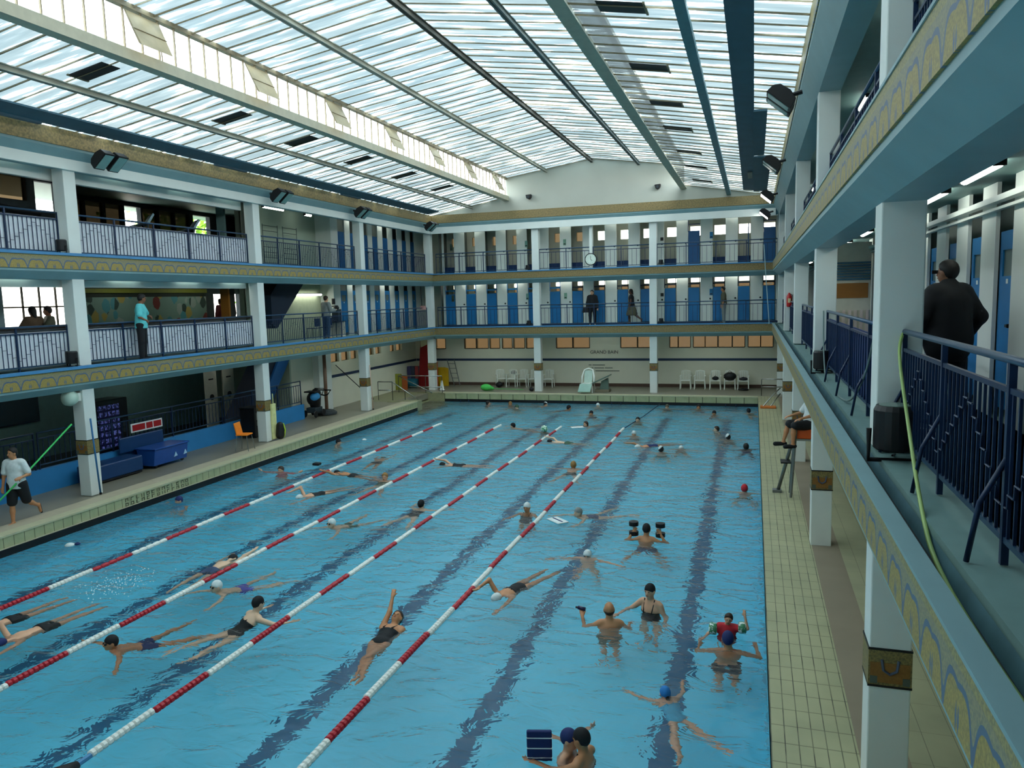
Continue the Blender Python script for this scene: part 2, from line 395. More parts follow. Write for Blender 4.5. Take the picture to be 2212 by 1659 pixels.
# ceilings above the top gallery
ST('ceiling_left_gallery', MB().box(-24, XL-.1, YN, 38.5, 8.5, 8.8), TEAL)
ST('ceiling_right_gallery', MB().box(XR+.1, 3.4, YN, 38.5, 8.5, 8.8), TEAL)
ST('ceiling_back_gallery', MB().box(XL-.1, XR+.1, YB+.1, 38.5, 8.5, 8.8), TEAL)
# wall strip between the top beam and the ring band on the two long sides
ST('wall_upper_left', MB().box(-16.0, -15.9, YN, YB+.3, 7.98, 8.5), WHITE)
ST('wall_upper_back', MB().box(XL-.1, XR+.1, YB+.1, YB+.2, 7.98, 8.5), WHITE)
# right gutter and ledge of the first gallery (seen close by)
ST('gutter_right', MB().box(XR+.09, .84, YN, 35.9, 2.9, 3.06), mat('gutter_dark', (38, 44, 44), .7, var=.3))
m = MB().prism([(.78, 2.9), (.78, 3.02), (.84, 3.17), (1.28, 3.19), (1.28, 2.9)], 1, YN, 35.9)
ST('ledge_right', m, mat('ledge_teal', (82, 118, 128), .6, var=.25, scale=2.5))
ST('ledge_right_upper', MB().box(.66, 1.3, YN, 35.9, 5.9, 5.96), LBLUE)
ST('floor_right_walk', MB().box(1.2, 2.3, YN, 38.4, 3.1, 3.2), mat('gallery_floor', (70, 96, 110), .6, var=.15))

# ---- outer shell
win = [(-16.9,-16.34),(-15.2,-14.55),(-14.5,-13.85),(-13.75,-13.2),(-13.04,-12.5),(-12.4,-11.8),(-11.7,-11.1),(-10.05,-9.2),(-9.15,-8.3),(-6.67,-5.84),(-5.8,-4.9),(-4.2,-3.8),(-3.79,-3.2),(-3.05,-2.5),(-2.48,-1.9),(-1.85,-1.22),(-1.18,-.62),(-.45,.1),(.13,.68)]
cab_e = [-15.79,-14.62,-13.47,-12.35,-11.22,-10.08,-8.92,-7.81,-6.65,-5.51,-4.35,-3.23,-2.09,-.95,.17]
holes = []
for a, b in win: holes.append((a, b, 2.0, 2.62))
for i, x in enumerate(cab_e): holes.append((x+.05, x+.52, 4.95, 5.12)); holes.append((x+.05, x+.52, 5.2, 5.4))
for x in cab_e: holes.append((x+.03, x+.55, 7.45, 7.9))
m = holed(MB(), 1, 38.5, 38.7, -18.6, 3.4, -.3, 8.9, [(a, b, c, d) for a, b, c, d in holes])
ST('wall_back', m, TAN)
ST('trim_blue_stripe_back', MB().box(-18.1, 3.4, 38.485, 38.5, 1.32, 1.44), NAVY)
ST('baseboard_back', MB().box(-18.1, 3.4, 38.47, 38.5, -.01, .15), mat('baseboard_brown', (84, 62, 50)))
for i, (a, b) in enumerate(win):
    q = MB().box(a, b, 38.56, 38.58, 2.0, 2.62); o = ST('window_%d' % (i+1), q, FROST)
    f = MB().box(a-.03, a+.01, 38.49, 38.56, 1.98, 2.64).box(b-.01, b+.03, 38.49, 38.56, 1.98, 2.64).box(a, b, 38.49, 38.56, 1.96, 2.0); f.build('window_frame', mat('window_frame_brown', (74, 66, 54)), o)
nw = len(win)+1
for i, x in enumerate(cab_e):
    dim = i in (0, 1, 2, 3)
    q = MB().box(x+.05, x+.52, 38.56, 38.58, 5.2, 5.4).slot(1).box(x+.05, x+.52, 38.56, 38.58, 4.95, 5.12)
    ST('window_%d' % nw, q, [GLASS, WARM]); nw += 1
    q = MB().box(x+.03, x+.55, 38.56, 38.58, 7.45, 7.9); ST('window_%d' % nw, q, GLASS if i > 6 else WARM); nw += 1
ST('wall_right', MB().box(3.4, 3.6, YN, 38.7, -.3, 8.9), TAN)
ST('wall_near', MB().box(-24, 3.6, YN-.2, YN, -.3, 9), WHITE)
# left outer wall: ground wall, cafe and gym windows
gl = [(-.0,)]
m = MB(); holed(m, 0, -18.35, -18.15, 26.5, 38.5, -.3, 3.0, [(29.6, 30.3, 2.0, 2.55), (30.5, 31.2, 2.0, 2.55), (31.35, 32.0, 2.0, 2.55), (33.0, 33.6, 2.05, 2.6), (33.8, 34.4, 2.05, 2.6), (35.4, 36.0, 2.05, 2.6), (36.1, 36.8, 2.05, 2.6)])
ST('wall_left_ground', m, TAN)
for a, b in ((29.6, 30.3), (30.5, 31.2), (31.35, 32.0), (33.0, 33.6), (33.8, 34.4), (35.4, 36.0), (36.1, 36.8)):
    ST('window_%d' % nw, MB().box(-18.27, -18.25, a, b, 2.0, 2.6), WARM); nw += 1
ST('trim_blue_stripe_left', MB().box(-18.15, -18.13, 28.6, 38.5, 1.32, 1.44), NAVY)
ST('wall_left_pier', MB().box(-18.15, -17.85, 28.1, 29.1, 0, 2.9), WHITE)
ST('wall_left_upper', MB().box(-18.4, -18.2, 23.9, 38.7, 3.2, 8.6), GREENW)
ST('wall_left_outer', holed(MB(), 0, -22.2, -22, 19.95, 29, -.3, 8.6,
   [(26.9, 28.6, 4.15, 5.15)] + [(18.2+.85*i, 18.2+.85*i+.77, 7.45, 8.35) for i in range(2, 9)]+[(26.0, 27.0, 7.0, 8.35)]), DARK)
m = MB()
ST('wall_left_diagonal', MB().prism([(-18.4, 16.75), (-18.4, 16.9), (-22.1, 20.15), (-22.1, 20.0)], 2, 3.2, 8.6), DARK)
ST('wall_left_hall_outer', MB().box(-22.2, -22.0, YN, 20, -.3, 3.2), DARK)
# ---- roof
RP = [(-15.85, 8.9), (-11.85, 9.6), (-11.85, 10.5), (-7.57, 11.12), (-3.32, 10.5), (-3.32, 9.6), (.6, 8.9)]
def strip(name, a, b, m, dz=0, y0=YN, y1=36.2, th=.02):
    q = MB().prism([(a[0], a[1]+dz), (b[0], b[1]+dz), (b[0], b[1]+dz+th), (a[0], a[1]+dz+th)], 1, y0, y1)
    return ST(name, q, m)
def pln(name, a, b):
    q = MB().quad((a[0], YN, a[1]), (b[0], YN, b[1]), (b[0], 36.2, b[1]), (a[0], 36.2, a[1])); return ST(name, q, ROOF)
pln('ceiling_glazing_lower_left', RP[0], RP[1]); pln('ceiling_glazing_upper_left', RP[2], RP[3])
pln('ceiling_glazing_upper_right', RP[3], RP[4]); pln('ceiling_glazing_lower_right', RP[5], RP[6])
def bars(name, a, b, dz=-.015, step=1.095, sub=2, wd=.011):
    q = MB(); y = 36.1; i = 0
    while y > YN:
        w_ = wd if i % sub == 0 else wd*.35
        q.prism([(a[0], a[1]+dz), (b[0], b[1]+dz), (b[0], b[1]+dz-.03), (a[0], a[1]+dz-.03)], 1, y-w_, y+w_)
        y -= step/sub; i += 1
    return ST(name, q, BRONZE)
bars('trim_bars_lower_left', RP[0], RP[1]); bars('trim_bars_upper_left', RP[2], RP[3]); bars('trim_bars_upper_right', RP[3], RP[4]); bars('trim_bars_lower_right', RP[5], RP[6])
def purlin(x, z, w_=.06, h=.14, m=ALU, nm='trim_purlin'):
    q = MB().box(x-w_, x+w_, YN, 36.15, z-h, z-h+.02).box(x-.012, x+.012, YN, 36.15, z-h, z).box(x-w_*.8, x+w_*.8, YN, 36.15, z-.02, z)
    return ST(nm, q, m)
zl_ = lambda x: 8.9 + .175*(x+15.85)
zu_ = lambda x: 11.12 - .1455*abs(x+7.57)
purlin(-13.65, zl_(-13.65)-.03, .07, .13); purlin(-9.8, zu_(-9.8)-.03, .07, .14); purlin(-7.57, 11.08, .06, .16, mat('purlin_brown', (96, 92, 84)))
purlin(-5.35, zu_(-5.35)-.03, .06, .15, mat('purlin_grey', (104, 116, 118)))
RBL = mat('roof_beam_blue', (84, 132, 142), .5, var=.1)
ST('beam_roof_lower_right', MB().box(-1.42, -1.38, YN, 36.1, 9.0, 9.22).box(-1.42, -1.24, YN, 36.1, 8.98, 9.02).box(-1.27, -1.24, YN, 36.1, 9.0, 9.1), RBL)
# clerestory beams and glazing, left and right
for sx, x in ((1, -11.85), (-1, -3.32)):
    ST('beam_clerestory', MB().box(x-.09, x+.13 if sx > 0 else x+.07, YN, 36.15, 9.42, 9.62).box(x-.14, x+.14, YN, 36.15, 9.40, 9.44).box(x-.05, x+.05, YN, 36.15, 9.6, 9.64), mat('clerestory_beam', (186, 182, 162), .5, var=.08))
    ST('trim_clerestory_top', MB().box(x-.07, x+.07, YN, 36.15, 10.42, 10.52), BRONZE)
    q = MB(); y = 36.0
    while y > YN and sx > 0: q.box(x-.02, x+.02, y-.012, y+.012, 9.62, 10.45); y -= .455
    if sx > 0: ST('trim_clerestory_mullions', q, BRONZE)
    ST('window_%d' % nw, MB().box(x-.006, x+.006, YN, 36.1, 9.62, 10.45), GLASS); nw += 1
# gable
gy0, gy1 = 36.15, 36.3
prof = [(-15.9, 8.6), (.65, 8.6), (.65, 8.9), (-3.3, 9.6), (-3.3, 10.5), (-7.57, 11.12), (-11.87, 10.5), (-11.87, 9.6), (-15.9, 8.9)]
ST('wall_gable', MB().prism(prof, 1, gy0, gy1), mat('gable_plaster', (176, 178, 168), .7, var=.04, scale=.8))
# ================================================================ CABINS AND DOORS
dn = 1
def door(x, y, w_, z0, h, normal, m, window=True, op=0, transom=True):
    """leaf of width w_ whose left jamb is at (x,y); normal 'y' faces -Y, 'x+' faces +X, 'x-' faces -X"""
    global dn
    r = bpy.data.objects.new('door_%d' % dn, None); dn += 1; COL.objects.link(r); r['kind'] = 'structure'
    r.location = (x, y, z0); r.rotation_euler = (0, 0, {'y': 0, 'x+': PI/2, 'x-': -PI/2}[normal]); r.empty_display_size = .1
    q = MB()
    if window:
        q.box(.02, .11, 0, .04, .1, h).box(w_-.11, w_-.02, 0, .04, .1, h).box(.11, w_-.11, 0, .04, .1, h*.76).box(.11, w_-.11, 0, .04, h*.90, h)
        q.box(.14, w_-.14, -.008, 0, .2, h*.7)
        q.build('door_leaf', m, r)
        MB().box(.11, w_-.11, .015, .025, h*.76, h*.90).build('door_pane', mat('door_pane_dark', (92, 108, 104), .3), r)
    else:
        q.box(.02, w_-.02, 0, .04, .1, h).box(.1, w_-.1, -.008, 0, .2, h*.92); q.build('door_leaf', m, r)
    MB().box(w_-.09, w_-.06, -.05, 0, .98, 1.02).box(w_-.13, w_-.06, -.055, -.04, .985, 1.015).build('door_handle', BLACK, r)
    MB().box(w_/2-.03, w_/2+.03, -.005, 0, h*.72, h*.745).build('number_plate', WHITE, r)
    return r
PW = .56   # door opening width on the back wall
# back, first gallery and second gallery
xs = [XL+.0] + cab_e
for lv, (zf, zc) in enumerate(((Z1-.03, 5.8), (Z2-.03, 8.5))):
    edges = []
    m = MB(); x = -15.9
    for i, e in enumerate(cab_e):
        m.box(x, e, 37.4, 37.46, zf+.02, zc); x = e + PW + .02
    m.box(x, 3.4, 37.4, 37.46, zf+.02, zc)
    ST('wall_cabin_fronts_back', m, WHITE)
    d = MB(); x = -15.9
    for e in cab_e: d.box(e-.3, e-.27, 37.46, 38.5, zf+.02, zc)
    ST('wall_cabin_partitions_back', d, GREYP)
    ST('trim_cabin_kick_back', MB().box(-15.9, 2.3, 37.385, 37.4, zf, zf+.1), NAVY)
    for i, e in enumerate(cab_e):
        if lv == 0:
            r = door(e, 37.42, PW, zf+.04, 1.68, 'y', DOORB, window=False)
            MB().box(0, PW, -.01, .05, 1.83, 1.90).box(0, .03, -.01, .05, 1.7, 2.3).box(PW-.03, PW, -.01, .05, 1.7, 2.3).build('door_frame', mat('frame_dark', (34, 44, 58)) if i > 5 else DOORB, r)
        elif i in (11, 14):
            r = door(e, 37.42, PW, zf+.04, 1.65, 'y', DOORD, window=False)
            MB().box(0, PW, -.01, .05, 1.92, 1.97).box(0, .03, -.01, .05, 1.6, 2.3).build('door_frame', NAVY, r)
    if lv == 1:
        for e in cab_e:
            pass
# cabin bench fronts visible inside the open upper cabins
m = MB()
for i, e in enumerate(cab_e):
    if i in (11, 14): continue
    m.box(e-.25, e+.85, 38.05, 38.5, Z2, Z2+.42)
ST('trim_cabin_benches_back', m, mat('bench_blue', (26, 60, 110)))
door(-.5+.0, 38.2, .3, Z2+.02, 1.9, 'x-', DOORD, window=False)
# left side cabins (Y ranges), both galleries
lc = [(29.53, 30.12), (30.58, 31.12), (31.74, 32.25), (32.67, 33.22), (33.72, 34.3), (34.8, 35.34), (35.85, 36.38), (36.85, 37.36)]
for lv, (zf, zc) in enumerate(((Z1-.03, 5.8), (Z2-.03, 8.5))):
    m = MB(); y = 29.0
    for a, b in lc: m.box(-17.51, -17.45, y, a, zf, zc); y = b
    m.box(-17.51, -17.45, y, 38.5, zf, zc); m.box(-18.4, -17.45, 28.95, 29.0, zf, zc)
    ST('wall_cabin_fronts_left', m, WHITE)
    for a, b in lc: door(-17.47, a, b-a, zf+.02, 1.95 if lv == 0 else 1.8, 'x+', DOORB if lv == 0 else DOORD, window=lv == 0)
    ST('wall_cabin_inner_left', MB().box(-18.2, -18.15, 29, 38.5, zf, zc), GREYP)
# right side cabins
ys = [6.1+1.14*i for i in range(0, 8)] 
for lv, (zf, zc) in enumerate(((Z1-.03, 5.8), (Z2-.03, 8.5))):
    m = MB(); y = 2.0; k = 0; ap = []
    yy = 2.18
    while yy < 37:
        if not (15.7 < yy < 17.8): ap.append(yy)
        yy += 1.14
    for a in ap: m.box(2.3, 2.34, y, a, zf, zc); y = a+.60
    m.box(2.3, 2.34, y, 38.5, zf, zc)
    ST('wall_cabin_fronts_right', m, WHITE)
    ST('wall_cabin_inner_right', MB().box(2.8, 2.84, 2, 38.5, zf, zc), GREYP)
    if lv == 0:
        ST('trim_cabin_rail_right', MB().box(2.2, 2.3, 2, 38, 5.52, 5.58).box(2.24, 2.3, 2, 38, 5.44, 5.47), WHITE)
        for a in ap[:26]: 
            door(2.35, a+.6, .6, zf+.02, 2.0, 'x-', DOORB)
# the open lobby on the right gallery, seen between two columns: shutter, wooden hatch and slatted screen
ST('wall_lobby_right', MB().box(2.3, 3.0, 16.9, 17.0, Z1, 5.8), CREAM)
t = thing('lobby_counter', (1.75, 18.6, Z1), 'pale counter with blue shutter, wooden hatch and white slats beyond the right columns', 'counter')
q = MB().box(-.5, .52, 0, .1, 0, 2.45); q.build('counter_body', CREAM, t)
q = MB()
for i in range(7): q.box(-.46, .5, -.04, 0, 1.62+.06*i, 1.66+.06*i)
q.build('louvre_shutter', mat('shutter_blue', (60, 104, 130)), t)
MB().box(-.44, .46, -.02, 0, 1.22, 1.55).build('wooden_hatch', mat('orange_wood', (150, 96, 36), .4, stretch=(1, 8, 8)), t)
for i in range(8): MB().box(-.42+.12*i, -.36+.12*i, -.05, 0, .1, .95).build('slat', mat('slat_pink', (214, 196, 186)), t)

# ================================================================ RAILINGS
def railing(ax, c, a0, a1, z0, label, group, posts=5, back=None, motif=True, outward=1, sp=.115, top=1.04, fine=True, railm=RAILB, barm=NAVY, stays=False):
    t = thing('railing', ((c, a0, z0) if ax == 0 else (a0, c, z0)), label, 'railing', group)
    L = a1-a0
    def P(u, d, z): return (d, u, z) if ax == 0 else (u, d, z)
    MB().tube([P(0, 0, top), P(L, 0, top)], .024, 8).build('handrail', railm, t, smooth=True)
    q = MB()
    def bx(u0, u1, d0, d1, z0_, z1_, q=q):
        if ax == 0: q.box(d0, d1, u0, u1, z0_, z1_)
        else: q.box(u0, u1, d0, d1, z0_, z1_)
    bx(0, L, -.012, .012, top-.17, top-.14); q.build('upper_rail', barm, t)
    q = MB(); bx(0, L, -.012, .012, .1, .13, q); q.build('lower_rail', railm, t)
    n = posts
    for i in range(n+1):
        u = L*i/n; q = MB(); bx(max(0, u-.018), min(L, u+.018), -.018, .018, -.02, top, q)
        q.build('post', barm, t)
        if stays:
            MB().tube([P(u, 0, .55), P(u, -.12*outward, .3), P(u, -.17*outward, -.02)], .014, 6).build('stay', barm, t, smooth=True)
    q = MB(); nb = int(L/sp)
    per = L/n
    for i in range(1, nb):
        u = L*i/nb; k = abs(((u/per) % 1)-.5)*2     # 0 mid-panel, 1 at posts
        hgt = top-.17
        r = .0075
        q.box(*( (-r, r, u-r, u+r) if ax == 0 else (u-r, u+r, -r, r)), .12, hgt)
    q.build('balusters', barm, t)
    if motif:
        q = MB()
        for i in range(1, nb-1):
            u = L*i/nb; k = abs(((u/per) % 1)-.5)*2; k2 = abs((((u+sp)/per) % 1)-.5)*2
            h = .25+.52*(1-k); h2 = .25+.52*(1-k2)
            q.tube([P(u, -.012*outward, h), P(u+sp*.9, -.012*outward, h), P(u+sp*.9, -.012*outward, h2)], .0065, 5)
        q.build('stepped_motif', barm, t)
    if back:
        q = MB(); bx(.02, L-.02, .03*outward, .045*outward, .08, top-.13, q) if outward > 0 else bx(.02, L-.02, .03*outward-.015, .03*outward, .08, top-.13, q)
        q.build('backing_board', back, t)
    return t
NAVYB = mat('navy_panel', (24, 52, 104), .5, var=.12, scale=4)
bn = ['nearest', 'second', 'third', 'fourth', 'fifth']
for lv, (z, nm) in enumerate(((Z1, 'first'), (Z2, 'second'))):
    for i in range(1, 5):
        white = i in (1, 2) if True else False
        a0, a1 = YC[i]+.35, YC[i+1]
        if i == 1: a0 = 7.6
        where = {1: 'at the left edge of the photo', 2: 'before the cafe opening' if lv == 0 else 'before the gym opening', 3: 'by the staircase landing' if lv == 0 else 'before the wall racks', 4: 'by the cabin doors next to the far corner'}[i]
        railing(0, -16.3, a0, a1, z, 'blue railing %son left %s gallery, %s' % ('with white boards ' if i < 3 else '', nm, where), None, 5, BOARD if i < 3 else None, motif=True, outward=-1)
    xs_ = [XL, XB[0], XB[1], XR+.2]
    for i in range(3):
        a0 = xs_[i]+.35 if i else XL; a1 = xs_[i+1]
        railing(1, 36.27, a0, a1, z, 'thin dark railing of the back %s gallery, %s bay' % (nm, ('left', 'middle', 'right')[i]), None, 4, None, motif=False, outward=1, sp=.2)
    for i in range(0, 5):
        a0, a1 = YC[i]+.35, YC[i+1]
        if i == 0: a0 = 1.5
        near = i == 0
        railing(0, 1.03, a0, a1, z, 'blue railing %s on right %s gallery, %s bay from camera' % ('with open bars' if near else 'with navy panel', nm, bn[i]), None, 4 if near else 4, None if (near) else NAVYB, motif=near, outward=1, sp=.1 if near else .2, stays=near or i == 1)
# low cafe railing behind the left deck, on a blue plinth
ST('wall_plinth_left', MB().box(-17.75, -17.62, YN, 26.5, -.03, .58), PLINTHB)
for k, (a, b, lb) in enumerate(((9.5, 14.4, 'behind the man with the green pole'), (14.5, 21.6, 'behind the blue padded bench'), (21.7, 26.4, 'under the stairs beside the rear pushchair'))):
    railing(0, -17.68, a, b, .58, 'dark blue bar railing on the blue plinth, '+lb, None, 3, None, motif=False, outward=-1, sp=.16, top=.95, barm=NAVY)

def tube_light(loc, L, ax, label, group=None, w_=.07):
    t = thing('tube_light', loc, label, 'light', group)
    q = MB(); q.box(*((-w_, w_, -L/2, L/2) if ax == 1 else (-L/2, L/2, -w_, w_)), .02, .06); q.build('housing', mat('lamp_housing', (150, 158, 148)), t, bevel=.008)
    q = MB().tube([(0, -L/2+.04, -.01), (0, L/2-.04, -.01)] if ax == 1 else [(-L/2+.04, 0, -.01), (L/2-.04, 0, -.01)], .045, 10); q.build('diffuser', TUBE, t, smooth=True)
    for s in (-1, 1):
        q = MB(); a = s*(L/2-.02); q.box(*((-.05, .05, a-.02, a+.02) if ax == 1 else (a-.02, a+.02, -.05, .05)), -.04, .03); q.build('end_cap', BLACK, t)
    return t
# ================================================================ LEFT ROOMS
# cafe (first gallery) and gym (second gallery) openings
for z0, z1, nm in ((5.2, 5.47, 'cafe'), (7.77, 8.1, 'gym')):
    ST('beam_lintel_%s' % nm, MB().box(-16.6, -16.45, YN, 21.7, z0, z1+.35), WHITE)
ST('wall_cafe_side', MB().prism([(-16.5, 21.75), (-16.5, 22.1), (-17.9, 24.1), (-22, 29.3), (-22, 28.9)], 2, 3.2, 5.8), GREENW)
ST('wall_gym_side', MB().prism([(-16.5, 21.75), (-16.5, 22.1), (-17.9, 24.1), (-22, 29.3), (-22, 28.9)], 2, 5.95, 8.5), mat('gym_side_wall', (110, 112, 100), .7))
ST('wall_cafe_between', MB().prism([(-17.0, 15.5), (-17.0, 15.57), (-18.35, 16.83), (-18.35, 16.74)], 2, 3.2, 5.8), WHITE)
ST('wall_gym_between', MB().prism([(-17.0, 15.5), (-17.0, 15.57), (-18.35, 16.83), (-18.35, 16.74)], 2, 5.95, 8.5), WHITE)
# window of the near cafe bay with people in front
m = holed(MB(), 0, -18.45, -18.3, YN, 16.8, 3.2, 5.8, [(14.45, 16.5, 4.1, 5.3)]); ST('wall_cafe_near', m, mat('bluish_wall', (150, 176, 186)))
r = ST('window_%d' % nw, MB().box(-18.4, -18.38, 14.45, 16.5, 4.1, 5.3), GLASS); nw += 1
q = MB()
for y in (15.02, 15.52, 16.02): q.box(-18.36, -18.32, y-.02, y+.02, 4.1, 5.3)
q.box(-18.36, -18.32, 14.45, 16.5, 4.72, 4.76); q.build('window_frame', mat('window_frame_brown', (74, 66, 54)), r)
# mural wall at the back of the cafe: abstract painted shapes on pale green
def mural_fn(t):
    g = t.nodes.new('ShaderNodeNewGeometry'); v = t.nodes.new('ShaderNodeTexVoronoi'); mp = t.nodes.new('ShaderNodeMapping'); mp.inputs['Scale'].default_value = (1, 1.2, .9)
    t.links.new(g.outputs['Position'], mp.inputs[0]); t.links.new(mp.outputs[0], v.inputs[0]); v.inputs['Scale'].default_value = 2.2
    nzz = noise(t, (1, 1, 1), 2.6, 4, .6, 1.5)
    blob = ramp(t, math_n(t, 'ADD', v.outputs['Distance'], math_n(t, 'MULTIPLY', nzz, .45)), [(.70, (1, 1, 1, 1)), (.73, (0, 0, 0, 1))])
    colr = ramp(t, v.outputs['Color'], [(0, lin((60, 80, 74))), (.25, lin((130, 56, 52))), (.42, lin((158, 172, 164))), (.58, lin((176, 160, 90))), (.75, lin((84, 150, 160))), (.9, lin((120, 90, 60)))], True)
    z = pos_xyz(t)[2]
    low = math_n(t, 'LESS_THAN', z, 5.05)
    bg = mixc(t, low, lin((40, 50, 40)), lin((128, 158, 146)))
    return mixc(t, math_n(t, 'MULTIPLY', blob, low), bg, colr)
t = thing('mural', (-21.98, 22.0, 3.25), 'painted mural of loose coloured shapes on a pale green wall behind the cafe', 'mural')
q = MB().box(0, .05, -1.95, 4.35, .05, 2.1); q.build('painted_board', custom('mural_paint', mural_fn, .7), t)
MB().box(.02, .12, -1.95, 4.35, 1.95, 2.1).build('light_strip', mat('yellow_green_strip', (120, 124, 40)), t)
r = ST('window_%d' % nw, MB().box(-22.1, -22.08, 26.9, 28.6, 4.15, 5.15), GLASS); nw += 1
MB().box(-22.05, -22.0, 27.7, 27.75, 4.15, 5.15).build('window_bar', SILL, r)
t = thing('counter_top', (-16.62, 18.4, 4.2), 'long dark cafe counter top on the left first gallery', 'counter'); MB().box(-.22, .22, -10.5, 3.4, 0, .05).build('top_board', SILL, t); MB().box(-.02, .02, -10.5, 3.4, -.95, 0).build('front_board', BOARD, t)
t = thing('cupboard', (-16.95, 21.75, 3.25), 'tall dark cupboard with wooden edge at the right end of the cafe opening', 'cupboard'); MB().box(-.3, .0, -.3, -.02, 0, 1.95).build('body', mat('dark_brown_panel', (46, 44, 40)), t); MB().box(-.3, .02, -.38, -.3, 0, 1.95).build('wooden_edge', mat('orange_wood', (150, 96, 36)), t)
# gym windows with tan blinds
for i in range(2, 9): ST('window_%d' % nw, MB().box(-22.1, -22.08, 18.2+.85*i, 18.97+.85*i, 7.45, 8.35), GLASS if i in (5,) else BLIND); nw += 1
r = ST('window_%d' % nw, MB().box(-22.1, -22.08, 26.0, 27.0, 7.0, 8.35), GLASS); nw += 1
t = thing('tree', (-25.5, 29.6, 5.2), 'sunlit green tree outside the left gym window', 'tree')
q = MB(); rr = random.Random(3)
for i in range(900):
    p = Vector((rr.gauss(0, .9), rr.gauss(0, 1.4), rr.gauss(3, 1.3))); a = Vector((rr.uniform(-1, 1), rr.uniform(-1, 1), rr.uniform(-1, 1))).normalized()*.16; b = a.orthogonal().normalized()*.1
    q.quad(p-a, p+b, p+a, p-b)
q.build('foliage', mat('leaf_green', (150, 200, 60), .6, var=.4, emit=0), t); MB().tube([(0, 0, -5), (.1, 0, 0), (0, .2, 3)], .16).build('trunk', SILL, t)
# near gym bay: window wall
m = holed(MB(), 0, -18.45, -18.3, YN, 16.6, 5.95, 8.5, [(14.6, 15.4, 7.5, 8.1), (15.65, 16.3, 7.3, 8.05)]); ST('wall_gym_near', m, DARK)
ST('window_%d' % nw, MB().box(-18.4, -18.38, 15.65, 16.3, 7.3, 8.05), GLASS); nw += 1
ST('window_%d' % nw, MB().box(-18.4, -18.38, 14.6, 15.4, 7.5, 8.1), WARM); nw += 1
# exercise machines
def treadmill(x, y, rz, label):
    t = thing('treadmill', (x, y, Z2), label, 'treadmill', 'treadmills behind the white boarded railing', rz)
    MB().prism([(-.8, -.04), (.8, -.04), (.8, .2), (-.8, .12)], 1, -.35, .35).build('running_deck', BLACK, t, bevel=.02)
    for s in (-1, 1):
        MB().tube([(.7, s*.36, .2), (.85, s*.36, 1.2)], .03).build('upright', DARK, t)
        MB().tube([(.85, s*.36, 1.15), (.3, s*.36, 1.0)], .025).build('hand_grip', DARK, t)
    MB().prism([(.8, 1.15), (.98, 1.42), (1.02, 1.38), (.86, 1.1)], 1, -.4, .4).build('console', mat('console_grey', (120, 146, 156), .3), t, bevel=.01)
treadmill(-17.7, 17.6, .9, 'grey treadmill console above the left gym railing, nearer the first column')
treadmill(-17.7, 19.5, .9, 'grey treadmill console above the left gym railing, the farther of the pair')
t = thing('duct_pipe', (-17.6, 13.9, 7.1), 'dark horizontal pipe in the gym window at the left edge', 'pipe'); MB().tube([(0, -1.5, .1), (0, .0, .06), (0, 1.2, 0)], .09).build('pipe', BLACK, t, smooth=True)
# ground floor left: dim hall
ST('wall_hall_left', MB().box(-22, -21.9, YN, 26.4, -.3, 2.9), mat('hall_wall', (104, 136, 134), .7))
ST('floor_hall_left', MB().box(-22, -17.75, YN, 26.4, -.3, -.04), DARK)
ST('wall_hall_end', MB().box(-22, -18.15, 26.4, 26.5, -.3, 2.9), GREENW)
t = thing('notice_screen', (-21.86, 17.2, 1.2), 'large dark framed screen on the wall inside the left ground-floor hall', 'screen'); MB().box(0, .04, -1.4, .9, 0, 1.3).build('panel', mat('dark_glass', (26, 44, 52), .2), t); MB().prism([(-1.45, -.05), (.95, -.05), (.95, 1.35), (-1.45, 1.35)], 0, -.01, 0).build('frame', NAVY, t)
t = thing('notice_screen', (-21.86, 13.6, 1.2), 'dim blue-green framed window on the hall wall left of the first column', 'screen'); MB().box(0, .04, -1.5, 1.0, 0, 1.3).build('panel', mat('dim_teal_glass', (60, 92, 98), .2), t); MB().prism([(-1.55, -.05), (1.05, -.05), (1.05, 1.35), (-1.55, 1.35)], 0, -.01, 0).build('frame', NAVY, t)
t = thing('vending_machine', (-18.87, 17.20, 0), 'dark vending machine with rows of bluish lit packets, just right of the first left column', 'vending machine')
MB().box(-.35, .35, -.12, 1.15, 0, 1.95).build('cabinet', mat('machine_black', (16, 16, 20), .3), t, bevel=.02)
def vend_fn(t):
    P = pos_xyz(t); a = math_n(t, 'FRACT', math_n(t, 'MULTIPLY', P[1], 6.5)); b = math_n(t, 'FRACT', math_n(t, 'MULTIPLY', P[2], 5))
    k = math_n(t, 'MULTIPLY', math_n(t, 'GREATER_THAN', a, .25), math_n(t, 'GREATER_THAN', b, .35))
    nz = noise(t, (3, 9, 7), 2.5, 2)
    return mixc(t, math_n(t, 'MULTIPLY', k, ramp(t, nz, [(.42, (0, 0, 0, 1)), (.6, (1, 1, 1, 1))])), lin((18, 20, 60)), lin((120, 130, 220)))
vm = custom('vending_goods', vend_fn, .3); pn_ = [n for n in vm.node_tree.nodes if n.type == 'BSDF_PRINCIPLED'][0]; vm.node_tree.links.new(pn_.inputs['Base Color'].links[0].from_socket, pn_.inputs['Emission Color']); pn_.inputs['Emission Strength'].default_value = .12
MB().box(.35, .37, .02, .8, .5, 1.8).build('lit_shelves', vm, t)
MB().box(.35, .375, .88, 1.05, .9, 1.3).build('keypad', DARK, t)
for k, y in enumerate((22.0, 23.0)):
    t = thing('oval_door_panel', (-19.6, y+1.4, .9), 'cream panel with dark oval porthole in the left hall, %s of two' % ('left' if k == 0 else 'right'), 'panel')
    MB().box(0, .05, -.32, .32, -.94, 1.9).build('leaf', CREAM, t); MB().lathe([(.11, 0), (.11, .02)], (.05, 0, .35), 20, 'x').build('porthole', BLACK, t); MB().box(.05, .07, -.12, .12, 1.0, 1.05).build('slot', BLACK, t)
